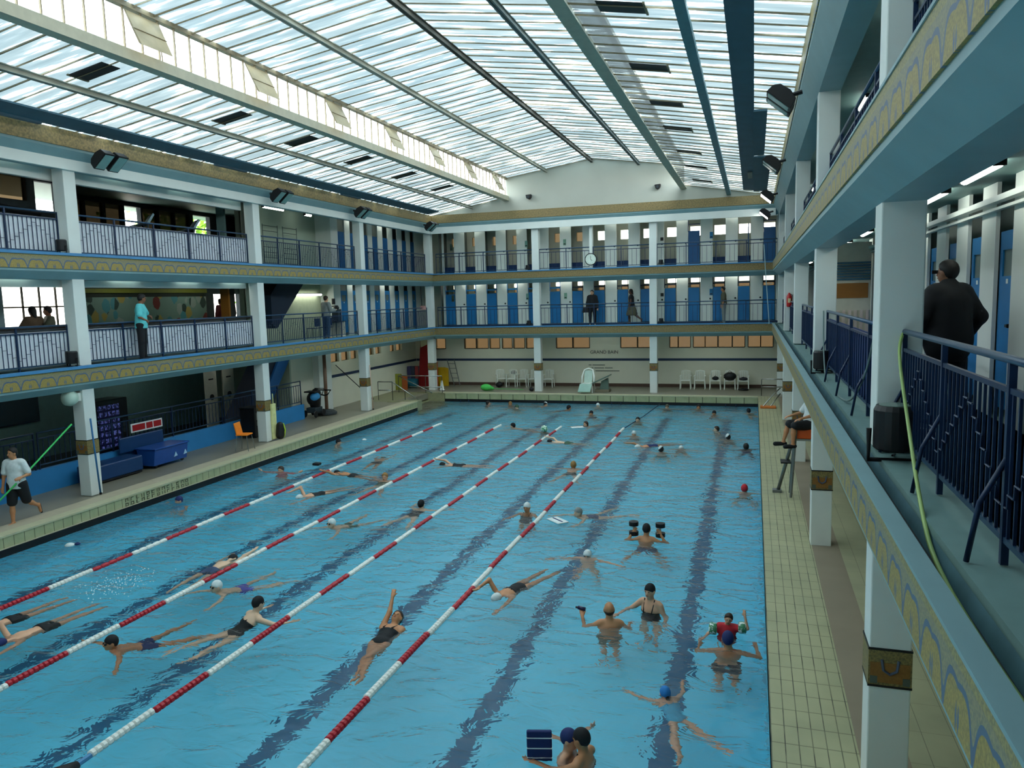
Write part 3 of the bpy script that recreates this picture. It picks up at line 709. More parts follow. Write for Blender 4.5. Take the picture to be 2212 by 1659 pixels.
for y in (18.0, 21.5, 25): tube_light((-20.6, y, 5.6), 1.5, 1, 'tube light added on the ceiling deep inside the cafe, hidden from the pool', 'added tube lights inside the cafe')  # added unseen lamps that brighten the cafe and its mural
t = thing('ceiling_spot', (-18.9, 23.6, 2.6), 'small lit ceiling spot in the dim left hall', 'lamp'); MB().lathe([(.07, 0), (.05, .03)], seg=12).build('bulb', LAMP, t); MB().lathe([(.09, .03), (.09, .08)], seg=12).build('rim', WHITE, t)
def text_obj(s, size, loc, rot, m, parent, name='lettering'):
    c = bpy.data.curves.new(name, 'FONT'); c.body = s; c.size = size; c.extrude = .004; c.align_x = 'CENTER'; c.align_y = 'CENTER'
    o = bpy.data.objects.new(name, c); COL.objects.link(o); bpy.context.view_layer.update()
    me = bpy.data.meshes.new_from_object(o); bpy.data.objects.remove(o); me.name = name
    o = bpy.data.objects.new(name, me); COL.objects.link(o); me.materials.clear(); me.materials.append(m); o.location = loc; o.rotation_euler = rot; o.parent = parent; return o
RED = mat('red_print', (176, 24, 30), .4)
t = thing('warning_sign', (-17.64, 18.15, 1.12), 'narrow white sign with three red lettered blocks on the left hall railing', 'sign', rz=PI/2)
MB().box(-.62, .62, 0, .02, -.13, .13).build('sign_board', mat('white_sign', (236, 236, 236)), t)
for a, b in ((-.57, -.08), (-.03, .22), (.26, .57)):
    MB().box(a, b, -.006, 0, -.09, .09).build('red_block', RED, t)
text_obj('ENTREE', .13, (-.32, -.012, 0), (PI/2, 0, 0), mat('dark_print', (90, 8, 14)), t) if False else None
# stairs: flight above the landing and flight below
NS = mat('stair_navy', (20, 34, 52), .6)
ST('stairs_upper', MB().prism([(24.1, 3.9), (24.4, 3.75), (26.6, 5.7), (26.0, 5.8), (25.0, 5.8), (24.1, 5.0)], 0, -17.9, -17.2), NS)
ST('stairs_lower', MB().prism([(23.4, .1), (23.9, .0), (26.3, 2.75), (25.6, 2.85)], 0, -17.95, -17.86), mat('stair_blue_edge', (30, 84, 140)))
ST('stairs_lower_flight', MB().prism([(22.6, .1), (23.4, .1), (25.8, 2.85), (24.9, 2.85)], 0, -18.7, -17.96), NS)
ST('wall_stair_back', MB().box(-18.2, -18.1, 24.1, 29.0, 3.2, 5.8), mat('lit_green_wall', (176, 184, 156), .7))
ST('wall_post_teal', MB().box(-17.5, -17.2, 21.75, 21.85, 3.2, 8.5), TEAL)
# ================================================================ LAMPS
o1 = ['nearest', 'second', 'third', 'fourth', 'fifth', 'sixth', 'seventh', 'eighth']
for i, y in enumerate((8.5, 10.5, 13.4, 16.3, 19.5, 23.0, 27.0, 31.5)):
    tube_light((1.86, y, 5.74), 1.25, 1, 'fluorescent tube under the right first gallery ceiling, %s from the camera' % o1[i])
for i, y in enumerate((11.8, 17.5, 24.0, 31.0)):
    tube_light((1.9, y, 8.44), 1.25, 1, 'white fluorescent tube under the right top gallery ceiling, %s from the camera' % o1[i])
tube_light((-17.9, 27.7, 5.02), 2.0, 1, 'long white tube light on the wall of the left first gallery, beside the stairs')
tube_light((-17.0, 24.3, 8.15), 1.3, 1, 'white tube light under the ceiling above the wall racks, left top gallery')
tube_light((-17.4, 27.2, 8.2), .5, 1, 'small tube light near the cabins of the left top gallery')
for lv, z in ((0, 5.63), (1, 8.44)):
    for k, x in enumerate((-14.2, -12.0, -9.3, -6.6, -3.6, -1.0)):
        tube_light((x, 37.15, z), 1.2, 0, 'tube light hidden behind the beam of the back %s gallery' % ('first' if lv == 0 else 'top'), 'tube lights over the back cabins')
    for k, y in enumerate((30.8, 33.8)):
        tube_light((-17.1, y, z), 1.2, 1, 'tube light hidden behind the beam over the left %s gallery cabins' % ('first' if lv == 0 else 'top'), 'tube lights over the left cabins')
for z in (5.63, 8.44):
    for y in (10.5, 13.2, 16.5, 18.9, 21.0): 
        tube_light((-16.42, y, z), 1.0, 1, 'tube light hidden between beam and lintel over the left openings', 'tube lights over the left openings')

for k, y in enumerate((11.5, 16.5, 21.5)): tube_light((-20.3, y, 2.8), 1.5, 1, 'tube light added on the ceiling deep in the left hall, hidden from the pool', 'added tube lights in the left hall')  # lamps added out of view to lift the dark hall
for k, x in enumerate((-13.2, -7.6, -2.2)): tube_light((x, 36.75, 2.86), 1.5, 0, 'unseen tube light added behind the beam over the back deck', 'added tube lights over the back deck')  # unseen lamps added to brighten the wall under the back gallery
for k, y in enumerate((24.5, 30.5, 34)): tube_light((-16.8, y, 2.86), 1.5, 1, 'unseen tube light added behind the beam over the left deck', 'added tube lights over the left deck')  # unseen lamps added to brighten the left deck
for k, y in enumerate((10.5, 17.5, 25, 32)): tube_light((1.9, y, 2.95), 1.2, 1, 'unseen tube light added behind the beam over the right deck', 'added tube lights over the right deck')  # unseen lamps added to brighten the right deck
FG = mat('flood_glass', (120, 160, 158), .12, var=.05)
def floodpair(x, y, z, sgn, label, lit=False):
    t = thing('floodlight_pair', (x, y, z), label, 'floodlight', 'twin floodlights', 0)
    MB().tube([(0, -.05, .05), (sgn*.22, -.05, .0)], .04).build('bracket', BLACK, t)
    for k in (0, 1):
        yy = k*.42
        # housing leaning down toward the pool
        M_ = Matrix.Translation((sgn*.34, yy-.1, -.03)) @ Matrix.Rotation(-sgn*.7, 4, 'Y')
        q = MB().prism([(-.26, -.09), (.26, -.09), (.22, .1), (.05, .16), (-.15, .14), (-.24, .06)], 1, -.16, .16).xf(M_); h = q.build('housing', BLACK, t, bevel=.012)
        q = MB().box(-.22, .22, -.13, .13, -.1, -.088).xf(M_); q.build('glass_front', LAMP if lit else FG, h)
for i, y in enumerate((15.2, 22.4, 28.0, 34.9)): floodpair(-15.74, y, 8.3, 1, 'black twin floodlight on the left wall, %s from the camera' % o1[i])
for i, y in enumerate((14.7, 21.9, 29.1, 35.4)): floodpair(.56, y, 8.05, -1, 'black twin floodlight on the right wall, %s from the camera' % o1[i], lit=i > 1)
# roof vents (black square openings) and tilted clerestory flaps
for i, y in enumerate((12.6, 16.87, 20.0, 23.4, 26.9, 30.6)):
    t = thing('roof_vent', (-12.9, y, zl_(-12.9)-.03), 'black square vent in the lower left roof glazing, %s from the camera' % o1[i], 'vent')
    MB().prism([(-.42, -.07), (.42, .075), (.42, .09), (-.42, -.055)], 1, -.23, .23).build('opening', BLACK, t)
    MB().prism([(-.46, -.085), (-.42, -.078), (-.42, -.05), (-.46, -.06)], 1, -.26, .26).build('frame', BRONZE, t)
zr_ = lambda x: 8.9 - .18*(x-.6)
for i, y in enumerate((13.2, 16.8, 19.95, 23.1, 27.0, 30.2, 34.0)):
    t = thing('roof_vent', (-2.37, y, zr_(-2.37)-.03), 'black vent in the lower right roof glazing, %s from the camera' % o1[i], 'vent')
    MB().prism([(-.39, .07), (.39, -.07), (.39, -.055), (-.39, .085)], 1, -.25, .25).build('opening', BLACK, t)
    MB().prism([(.39, -.085), (.43, -.09), (.43, -.06), (.39, -.055)], 1, -.28, .28).build('frame', BRONZE, t)
FLAP = mat('flap_translucent', (176, 160, 128), .5, var=.25, scale=2)
for i, y in enumerate((12.85, 16.5, 20.05, 23.65, 27.2, 30.8, 34.4)):
    t = thing('window_flap', (-11.85, y, 10.38), 'tilted cream ventilation flap in the left clerestory, %s from the camera' % o1[i], 'window flap')
    MB().quad((0.02, -.5, 0), (.02, .42, 0), (.42, .3, -.72), (.42, -.6, -.72)).build('flap_sheet', FLAP, t)
    MB().tube([(.02, .42, 0), (.02, .45, -.72)], .012).tube([(.05, -.5, -.02), (.42, -.55, -.72)], .012).build('flap_arm', BRONZE, t)
    MB().tube([(.24, -.55, -.38), (.24, .36, -.38)], .01).build('flap_bar', BRONZE, t)
# slate blue strips imitating the shadow cast on the lower roof glazing
ROOFSHADE = mat('roof_shadow_blue', (58, 92, 108), .6, var=.12, scale=2)
t = thing('roof_shadow_strip', (-15.0, 16, zl_(-15.0)-.16), 'long flat slate blue strip imitating the shadow on the lower left roof', 'shadow_strip'); 
MB().prism([(-.36, -.09), (.2, .01), (.2, .05), (-.36, -.05)], 1, -15.4, 18.6).build('shadow_strip_body', ROOFSHADE, t)
for k in range(3): MB().box(-.42, -.3, -4+7.2*k, -2.6+7.2*k, -.13, -.03).build('shadow_strip_notch', ROOFSHADE, t)
t = thing('roof_shadow_strip', (-.45, 16, zr_(-.45)-.12), 'wide flat slate blue strip imitating the shadow on the lower right roof', 'shadow_strip')
MB().prism([(-.24, .0), (.2, -.06), (.2, -.02), (-.24, .04)], 1, -15.4, 18.4).build('shadow_strip_body', ROOFSHADE, t)
MB().box(.18, .5, 3.4, 9.5, -.1, -.05).build('shadow_strip_step', ROOFSHADE, t); MB().box(.18, .72, 9.7, 18.2, -.13, -.08).build('shadow_strip_step', ROOFSHADE, t)
MB().box(-.02, .14, 13, 14.5, -.09, -.075).build('shadow_strip_patch', mat('strip_patch_grey', (130, 130, 120)), t)
# ================================================================ PEOPLE: smooth bodies meshed from blended volumes
def V(*a): return np.array(a, float)
def nrm(v): v = np.array(v, float); return v/np.linalg.norm(v)
def surf(prims, h, k=.03, cuts=()):
    """prims: ('c',a,b,ra,rb) tapered limb or ('e',centre,radii,3x3 rows); returns verts, quads"""
    lo = np.full(3, 1e9); hi = -lo
    for p in prims:
        if p[0] == 'c': r = max(p[3], p[4]); lo = np.minimum(lo, np.minimum(p[1], p[2])-r); hi = np.maximum(hi, np.maximum(p[1], p[2])+r)
        else: r = max(p[2]); lo = np.minimum(lo, p[1]-r); hi = np.maximum(hi, p[1]+r)
    lo = lo-3*h; n = np.ceil((hi+3*h-lo)/h).astype(int)+1
    F = np.full(n, .2); ax = [lo[i]+h*np.arange(n[i]) for i in range(3)]
    for p in prims:
        if p[0] == 'c': r = max(p[3], p[4]); a = np.minimum(p[1], p[2])-r-k*1.5-h; b = np.maximum(p[1], p[2])+r+k*1.5+h; kk = min(k, r*.9)
        else: r = max(p[2]); a = p[1]-r-k*1.5-h; b = p[1]+r+k*1.5+h; kk = k
        i0 = np.clip(np.floor((a-lo)/h).astype(int), 0, n-1); i1 = np.clip(np.ceil((b-lo)/h).astype(int)+1, 1, n)
        G = np.stack(np.meshgrid(*[ax[i][i0[i]:i1[i]] for i in range(3)], indexing='ij'), -1)
        if p[0] == 'c':
            ab = p[2]-p[1]; t = np.clip(((G-p[1])@ab)/max(1e-9, ab@ab), 0, 1)
            d = np.linalg.norm(G-p[1]-t[..., None]*ab, axis=-1)-(p[3]+(p[4]-p[3])*t)
        else:
            q = (G-p[1])@p[3].T; rr = np.array(p[2]); k0 = np.linalg.norm(q/rr, axis=-1); k1 = np.linalg.norm(q/rr**2, axis=-1)
            d = k0*(k0-1)/np.maximum(k1, 1e-9)
        sl = tuple(slice(i0[i], i1[i]) for i in range(3)); f = F[sl]
        hh = np.maximum(kk-np.abs(f-d), 0)/kk; F[sl] = np.minimum(f, d)-hh*hh*kk*.25
    if cuts:
        G = np.stack(np.meshgrid(*ax, indexing='ij'), -1)
        for c, nn in cuts: F = np.maximum(F, (G-np.array(c))@np.array(nn, float))   # keeps the side n points away from
    S = F < 0
    c8 = [F[dx:n[0]-1+dx, dy:n[1]-1+dy, dz:n[2]-1+dz] for dx in (0, 1) for dy in (0, 1) for dz in (0, 1)]
    s8 = [c < 0 for c in c8]; cnt = sum(s.astype(int) for s in s8); act = (cnt > 0) & (cnt < 8)
    idx = np.full(act.shape, -1); A = np.argwhere(act); idx[act] = np.arange(len(A))
    P = np.zeros((len(A), 3)); W_ = np.zeros(len(A)); off = [(x, y, z) for x in (0, 1) for y in (0, 1) for z in (0, 1)]
    vals = [c[act] for c in c8]
    for i in range(8):
        for j in range(i+1, 8):
            if sum(abs(off[i][q]-off[j][q]) for q in range(3)) != 1: continue
            a, b = vals[i], vals[j]; m = (a < 0) != (b < 0); t = np.where(m, a/np.where(m, a-b, 1), 0)
            P += m[:, None]*(np.array(off[i])+t[:, None]*(np.array(off[j])-np.array(off[i]))); W_ += m
    P = (P/W_[:, None]+A)*h+lo
    Q = []
    for axi in range(3):
        o1, o2 = [q for q in range(3) if q != axi]
        s0 = S; sl0 = [slice(None)]*3; sl1 = [slice(None)]*3; sl0[axi] = slice(0, -1); sl1[axi] = slice(1, None)
        ch = S[tuple(sl0)] != S[tuple(sl1)]; E = np.argwhere(ch); ins = S[tuple(sl0)][ch]
        ok = (E[:, o1] > 0) & (E[:, o2] > 0) & (E[:, o1] < n[o1]-1) & (E[:, o2] < n[o2]-1); E = E[ok]; ins = ins[ok]
        def at(d1, d2): e = E.copy(); e[:, o1] += d1; e[:, o2] += d2; return idx[e[:, 0], e[:, 1], e[:, 2]]
        q = np.stack([at(-1, -1), at(0, -1), at(0, 0), at(-1, 0)], 1)
        flip = ins if axi != 1 else ~ins
        q[~flip] = q[~flip][:, ::-1]; Q.append(q)
    return P, np.concatenate(Q)
MESHC = {}
def surf_obj(name, prims, m, parent, h=.02, k=.03, cuts=(), key=None):
    if key and key in MESHC: me = MESHC[key].copy() if MESHC[key].materials[0] != m else MESHC[key]; me.materials[0] = m
    else:
        P, Q = surf(prims, h, k, cuts); me = bpy.data.meshes.new(name); me.from_pydata(P.tolist(), [], Q.tolist()); me.materials.append(m)
        me.polygons.foreach_set('use_smooth', [True]*len(me.polygons)); me.update()
        if key: MESHC[key] = me
    o = bpy.data.objects.new(name, me); COL.objects.link(o); o.parent = parent; return o
SK = {n: mat('skin_'+n, c, .5, var=.05, scale=12) for n, c in dict(light=(214, 164, 132), pale=(216, 180, 150), tan=(190, 132, 92), brown=(140, 92, 66), dark=(92, 62, 50)).items()}
CL = {n: mat('cloth_'+n, c, .75, var=.08, scale=20) for n, c in dict(black=(18, 20, 24), navy=(26, 40, 92), white=(216, 222, 220), blue=(36, 120, 190), purple=(86, 80, 180), green=(56, 84, 60), turq=(96, 196, 198), denim=(58, 84, 112), red=(196, 40, 52), grey=(130, 136, 134), olive=(86, 84, 66), pink=(214, 110, 116), slate=(54, 70, 100), brown=(92, 70, 50), cyan=(60, 170, 210)).items()}
def person(loc, rz, label, pose, skin='light', height=1.7, h=.022, wear=(), cap=None, hair=None, goggles=False, face=True, fingers=False, group=None, fat=1.0, cat='person', key=None):
    """pose: pel, t (torso dir), n (front normal), arms [(upper,fore)]*2, legs [(thigh,shin,foot)]*2, hd (head up dir), fd (face dir)"""
    t = thing('person', loc, label, cat, group, rz)
    s = height/1.7; p = pose
    T = nrm(p['t']); N_ = np.array(p['n'], float); N_ = nrm(N_-T*(N_@T)); R_ = np.cross(N_, T)*1.0   # person's right
    Fr = np.stack([R_, N_, T])
    pel = V(*p['pel']); L = lambda a: a*s
    waist = pel+T*L(.17); chest = pel+T*L(.33); neck = pel+T*L(.49)
    HD = nrm(p.get('hd', T)); FD = np.array(p.get('fd', N_), float); FD = nrm(FD-HD*(FD@HD)); HR = np.cross(FD, HD); HF = np.stack([HR, FD, HD])
    hc = neck+HD*L(.165)+FD*L(.02)
    B = [('e', pel+T*L(.02), (L(.165)*fat, L(.115)*fat, L(.13)), Fr), ('e', waist, (L(.135)*fat, L(.1)*fat, L(.14)), Fr), ('e', chest, (L(.165)*fat, L(.108)*fat, L(.17)), Fr),
         ('c', neck-T*L(.03)-R_*L(.13), neck-T*L(.03)+R_*L(.13), L(.055), L(.055)), ('c', neck-T*L(.03), hc-HD*L(.04)-FD*L(.015), L(.058), L(.052)),
         ('e', hc+HD*L(.02)-FD*L(.012), (L(.076), L(.094), L(.1)), HF), ('e', hc-HD*L(.055)+FD*L(.025), (L(.055), L(.062), L(.06)), HF),
         ('c', hc+FD*L(.085)+HD*L(.01), hc+FD*L(.1)-HD*L(.022), L(.011), L(.015)), ('e', hc+R_*0+HR*L(.078)-HD*L(.01), (L(.012), L(.02), L(.032)), HF), ('e', hc-HR*L(.078)-HD*L(.01), (L(.012), L(.02), L(.032)), HF)]
    arms, legs = [], []
    for i, sg in ((0, 1), (1, -1)):
        sh = neck-T*L(.055)+R_*sg*L(.175); u, f = p['arms'][i]; u = nrm(u); f = nrm(f)
        el = sh+u*L(.28); wr = el+f*L(.25); arms.append((sh, el, wr))
        B += [('c', sh, el, L(.05)*fat, L(.038)), ('c', el, wr, L(.038), L(.026))]
        hd_ = p.get('hands', [f, f])[i]; hd_ = nrm(hd_); side = np.cross(hd_, N_); side = nrm(side) if np.linalg.norm(side) > .1 else R_
        pn = np.cross(side, hd_)
        B.append(('e', wr+hd_*L(.05), (L(.038), L(.018), L(.052)), np.stack([side, pn, hd_])))
        cl = p.get('curl', .35)
        for q, (w_, ln) in enumerate(((-.028, .062), (-.009, .075), (.010, .07), (.028, .055))):
            a = wr+hd_*L(.085)+side*L(w_); b = a+nrm(hd_-pn*cl*.6)*L(ln*.55); c = b+nrm(hd_-pn*cl*2)*L(ln*.5)
            B += [('c', a, b, L(.0105), L(.0095)), ('c', b, c, L(.0095), L(.008))] if fingers else [('c', a, c, L(.0135), L(.011))]
        a = wr+hd_*L(.03)-side*sg*L(.03)*-1; B.append(('c', a, a+nrm(hd_*.8+side*sg*.7-pn*.3)*L(.055), L(.013), L(.01)))
        hp = pel-T*L(.04)+R_*sg*L(.088); th, sn, ft = p['legs'][i]; th, sn, ft = nrm(th), nrm(sn), nrm(ft)
        kn = hp+th*L(.42); an = kn+sn*L(.40); legs.append((hp, kn, an))
        B += [('c', hp, kn, L(.088)*fat, L(.054)), ('c', kn, kn+sn*L(.17), L(.052), L(.052)), ('c', kn+sn*L(.17), an, L(.052), L(.034)),
              ('c', an+sn*L(.035)-ft*L(.03), an+sn*L(.055)+ft*L(.14), L(.035), L(.026))]
    SKm = SK[skin]
    body = surf_obj('body', B, SKm, t, h, L(.03), key=key and key+'b')
    up = lambda a, g: (a[0], a[1], tuple(x+g for x in a[2]), a[3]) if a[0] == 'e' else (a[0], a[1], a[2], a[3]+g, a[4]+g)
    g = max(.009, h*.45)
    if cap:
        c = CL[cap] if isinstance(cap, str) else cap
        surf_obj('swim_cap', [up(B[5], g)], c, t, min(h, .016), .01, [(hc-HD*L(.005)+FD*L(.02), -nrm(HD*.85-FD*.55))], key=key and key+'c'+str(height))
    if hair:
        c = mat('hair_'+hair[0], dict(black=(20, 16, 14), brown=(52, 36, 26), grey=(120, 112, 104), blond=(150, 112, 60))[hair[0]], .6, var=.2, scale=30)
        hp_ = [up(B[5], g+.004 if not cap else -.01)]
        cut = [(hc+FD*L(.035)+HD*L(.03), -nrm(HD*.6-FD*.8))] if hair[1] != 'bald' else [(hc-HD*L(.01), nrm(HD)), (hc, nrm(FD))]
        if hair[1] == 'long': hp_ += [('c', hc-FD*L(.05), hc-FD*L(.07)-HD*L(.24), L(.075), L(.06))]
        if hair[1] == 'pony': hp_ += [('c', hc-FD*L(.09), hc-FD*L(.12)-HD*L(.17), L(.035), L(.028))]
        if hair[1] == 'bun': hp_ += [('e', hc+HD*L(.07)-FD*L(.09), (L(.04),)*3, HF)]
        surf_obj('hair', hp_, c, t, min(h, .016), .02, cut)
    if goggles:
        q = MB()
        for sg in (1, -1): c = hc+FD*L(.082)+HR*sg*L(.032)+HD*L(.012); q.lathe([(.006, -.02), (.02, -.01), (.02, .008), (.008, .016)], tuple(c), 8)
        q.build('goggles', BLACK, t, smooth=True)
    elif face:
        for sg in (1, -1):
            c = hc+FD*L(.079)+HR*sg*L(.03)+HD*L(.012); MB().lathe([(.002, -.008), (.009, -.004), (.009, .004), (.002, .008)], tuple(c), 6).build('eye', BLACK, t, smooth=True)
        a = hc+FD*L(.088)-HD*L(.052); MB().tube([tuple(a-HR*L(.02)), tuple(a+FD*.003), tuple(a+HR*L(.02))], .005, 5).build('mouth', mat('lips', (150, 84, 76)), t)
    for wk in wear:
        kind, colr = wk[0], wk[1]; c = CL[colr] if isinstance(colr, str) else colr
        if kind == 'suit':
            surf_obj('swimsuit', [up(B[0], g), up(B[1], g), up(B[2], g)], c, t, h, .03, [(neck-T*L(.17), T), (pel-T*L(.07), -T)])
            q = MB()
            for sg in (1, -1): q.tube([tuple(neck-T*L(.2)+R_*sg*L(.07)+N_*L(.125)), tuple(neck+R_*sg*L(.09)+N_*L(.03)+T*L(.03)), tuple(neck-T*L(.18)+R_*sg*L(.05)-N_*L(.115))], .009, 5)
            q.build('shoulder_straps', c, t)
        if kind == 'trunks' or kind == 'shorts':
            e = .25 if kind == 'trunks' else .92; gg = g if kind == 'trunks' else g+.028
            surf_obj('swim_trunks' if kind == 'trunks' else 'shorts', [up(B[0], g+.004)]+[('c', l[0], l[0]+(l[1]-l[0])*e, L(.09)*fat+gg, L(.09-.03*e)*fat+gg) for l in legs], c, t, h, .03, [(pel+T*L(.08), T)])
        if kind == 'trousers':
            P_ = [up(B[0], g+.012)]
            for l in legs: P_ += [('c', l[0], l[1], L(.09)*fat+g+.01, L(.056)+g+.012), ('c', l[1], l[2]+(l[2]-l[1])*.04, L(.056)+g+.012, L(.04)+g+.012)]
            surf_obj('trousers', P_, c, t, h, .03, [(pel+T*L(.1), T)])
        if kind in ('shirt', 'jacket'):
            gg = g+(.012 if kind == 'shirt' else .03); f_ = wk[2] if len(wk) > 2 else .6
            P_ = [up(B[0], gg), up(B[1], gg+.01), up(B[2], gg), ('c', pel-R_*.05-T*L(.1), pel-R_*.05+T*L(.1), L(.115)*fat+gg, L(.105)*fat+gg), ('c', pel+R_*.05-T*L(.1), pel+R_*.05+T*L(.1), L(.115)*fat+gg, L(.105)*fat+gg), ('c', B[3][1], B[3][2], L(.055)+gg, L(.055)+gg)]
            for a in arms:
                P_.append(('c', a[0], a[0]+(a[1]-a[0])*min(1, f_), L(.052)*fat+gg, L(.05)*fat+gg))
                if f_ > 1: P_.append(('c', a[1], a[1]+(a[2]-a[1])*(f_-1), L(.04)+gg, L(.032)+gg))
            surf_obj(kind, P_, c, t, h, .03, [(neck+T*L(.035), T), (pel-T*L(wk[3] if len(wk) > 3 else .06), -T)])
        if kind == 'coat':
            P_ = [('e', pel+T*L(-.02), (L(.235)*fat, L(.17)*fat, L(.3)), Fr), ('e', waist, (L(.215)*fat, L(.16)*fat, L(.25)), Fr), ('e', chest, (L(.225)*fat, L(.15)*fat, L(.21)), Fr), ('c', B[3][1], B[3][2], L(.09), L(.09)), ('c', neck-HD*L(.02), neck+HD*L(.05), L(.085), L(.075))]
            for a in arms: P_ += [('c', a[0], a[1], L(.085), L(.075)), ('c', a[1], a[2], L(.075), L(.06))]
            surf_obj('coat', P_, c, t, h, .04, [(pel-T*L(.26), -T)])
        if kind == 'skirt':
            surf_obj('skirt', [('c', pel+T*L(.05), pel-T*L(.42), L(.15), L(.27))], c, t, h, .03, [(pel-T*L(.5), -T)])
        if kind == 'shoes':
            q = MB(); 
            for i, l in enumerate(legs):
                ft = nrm(p['legs'][i][2]); sn = nrm(p['legs'][i][1])
                surf_obj('shoe', [('c', l[2]+sn*L(.045)-ft*L(.03), l[2]+sn*L(.06)+ft*L(.15), L(.047), L(.036))], c, t, h, .02)
    t['_hc'] = 0; del t['_hc']
    return t, dict(neck=neck, hc=hc, arms=arms, legs=legs, T=T, N=N_, R=R_, HD=HD, FD=FD, pel=pel, s=s)
Z_ = (0, 0, 1)
def stand(z=.93, arms=None, legs=None, **k):
    d = dict(pel=(0, 0, z), t=(0, .03, 1), n=(0, 1, 0), hd=(0, .05, 1), fd=(0, 1, -.1), arms=arms or [((.2, .05, -1), (.1, .25, -1)), ((-.2, .05, -1), (-.1, .25, -1))], legs=legs or [((.06, 0, -1), (0, -.03, -1), (.15, 1, 0)), ((-.06, .03, -1), (0, -.03, -1), (-.15, 1, 0))]); d.update(k); return d
# swimming poses: z = 0 is the water surface, +y the way the swimmer heads (front = chest side)
def breast(hz=0, arms=None): return dict(pel=(0, -.5, -.3), t=(0, .87, .42), n=(0, .42, -.87), hd=(0, -.05, 1), fd=(0, 1, -.15), arms=arms or [((.75, .75, -.12), (.45, 1, -.12)), ((-.75, .75, -.12), (-.45, 1, -.12))], legs=[((.35, -1, -.05), (.25, -1, -.05), (.6, -.6, 0)), ((-.35, -1, -.05), (-.25, -1, -.05), (-.6, -.6, 0))])
def crawl(r=1, bent=False):
    a = ((.45, .1, .75), (.1, 1, -.25)) if bent else ((.4, .8, .45), (.1, 1, .1)); b = ((-.25, 1, -.2), (-.1, 1, -.25))
    d = dict(pel=(0, -.5, -.08), t=(0, 1, .05), n=(0, .05, -1), hd=(0, 1, .25), fd=(.4, .3, -.8), arms=[a, b], legs=[((.08, -1, -.1), (.03, -1, -.02), (0, -1, -.2)), ((-.08, -1, .03), (-.03, -1, -.12), (0, -1, -.2))])
    if r < 0: d['arms'] = [((.25, 1, -.2), (.1, 1, -.25)), ((-a[0][0], a[0][1], a[0][2]), (-a[1][0], a[1][1], a[1][2]))]; d['fd'] = (-.4, .3, -.8)
    return d
def back(): return dict(pel=(0, -.5, -.08), t=(0, 1, .16), n=(0, -.16, 1), hd=(0, .9, .45), fd=(0, -.4, 1), arms=[((.2, .8, .75), (-.1, .7, .65)), ((-.3, -1, -.4), (-.1, -1, -.4))], legs=[((.3, -1, -.3), (.15, -.9, -.4), (0, -1, .2)), ((-.3, -1, -.2), (.0, -.7, -.7), (0, -1, .2))])
def wade(z=-.5, arms=None, **k):
    d = stand(z, arms or [((.5, .35, -.6), (.2, .9, .1)), ((-.5, .35, -.6), (-.2, .9, .1))]); d.update(k); return d
def tread(z=-.6, arms=None): return wade(z, arms or [((1, .25, -.15), (.9, .5, .05)), ((-1, .25, -.15), (-.9, .5, .05))], legs=[((.35, .2, -1), (.1, -.5, -1), (.3, 1, -.3)), ((-.35, .3, -1), (-.1, -.6, -.8), (-.3, 1, -.3))])
WAT = WZ
def sw(x, y, head, label, pose, **k):
    """head = compass direction in degrees the swimmer faces, 0 = +X, 90 = +Y (away from the camera)"""
    return person((x, y, WAT), math.radians(head-90), label, pose, **k)
# ---- the swimmers, by distance
G = 'swimmers'
# bottom edge couple with striped board
sw(-1.94, 7.66, 165, 'person in a black cap and black swimsuit, face to face at the bottom edge', wade(-.42, [((.3, .8, -.4), (0, 1, .1)), ((-.3, .8, -.4), (0, 1, .1))], fd=(0, 1, -.2)), cap='black', wear=[('suit', 'black')], skin='tan', h=.014, fingers=True)
sw(-2.17, 7.76, -12, 'person in a shiny navy cap leaning toward the black-capped swimmer at the bottom edge', wade(-.5, [((.5, .6, -.6), (.2, 1, .1)), ((-.8, -.3, -.4), (-.9, .2, .1))], fd=(0, 1, -.1)), cap='navy', skin='light', h=.014, fingers=True, wear=[('trunks', 'black')])
t = thing('kickboard', (-2.44, 7.60, WAT+.1), 'navy kickboard with thin white stripes, held upright at the bottom edge', 'kickboard', rz=.25)
MB().box(-.14, .14, -.025, .025, -.2, .2).build('board', CL['navy'], t, bevel=.015)
for z in (-.12, 0, .12): MB().box(-.141, .141, -.028, .028, z-.006, z+.006).build('white_stripe', WHITE, t)
# standing couple, mid right
_, I = sw(-2.3, 11.15, 105, 'bald person seen from behind, wet shoulders out of the water, holding a dark bottle', wade(-.43, [((.5, .1, -.8), (.1, .8, -.2)), ((-.75, .35, -.55), (-.1, .9, .75))], fd=(-.1, 1, -.05)), hair=('brown', 'bald'), skin='tan', h=.016, fingers=True, fat=1.12, wear=[('trunks', 'olive')])
a_ = math.radians(15); w_ = I['arms'][1][2]+nrm((-.1, .9, .75))*.09
t = thing('bottle', (-2.3+math.cos(a_)*w_[0]-math.sin(a_)*w_[1], 11.15+math.sin(a_)*w_[0]+math.cos(a_)*w_[1], WAT+w_[2]+.03), 'small dark drinking bottle in the bald swimmer\'s left hand', 'bottle'); MB().tube([(.06, 0, 0), (-.06, .02, .01)], .032).build('bottle_body', mat('bottle_purple', (40, 34, 70), .3), t, smooth=True); MB().tube([(-.06, .02, .01), (-.1, .025, .01)], .018).build('cap', BLACK, t)
sw(-1.75, 11.85, -112, 'person in a black cap and dark swimsuit, waist out of water, facing the bald one', wade(-.32, [((.75, .35, -.7), (.2, .9, -.25)), ((-.3, -.1, -1), (-.2, .3, -.9))]), cap='black', wear=[('suit', 'black')], skin='light', h=.016, fingers=True)
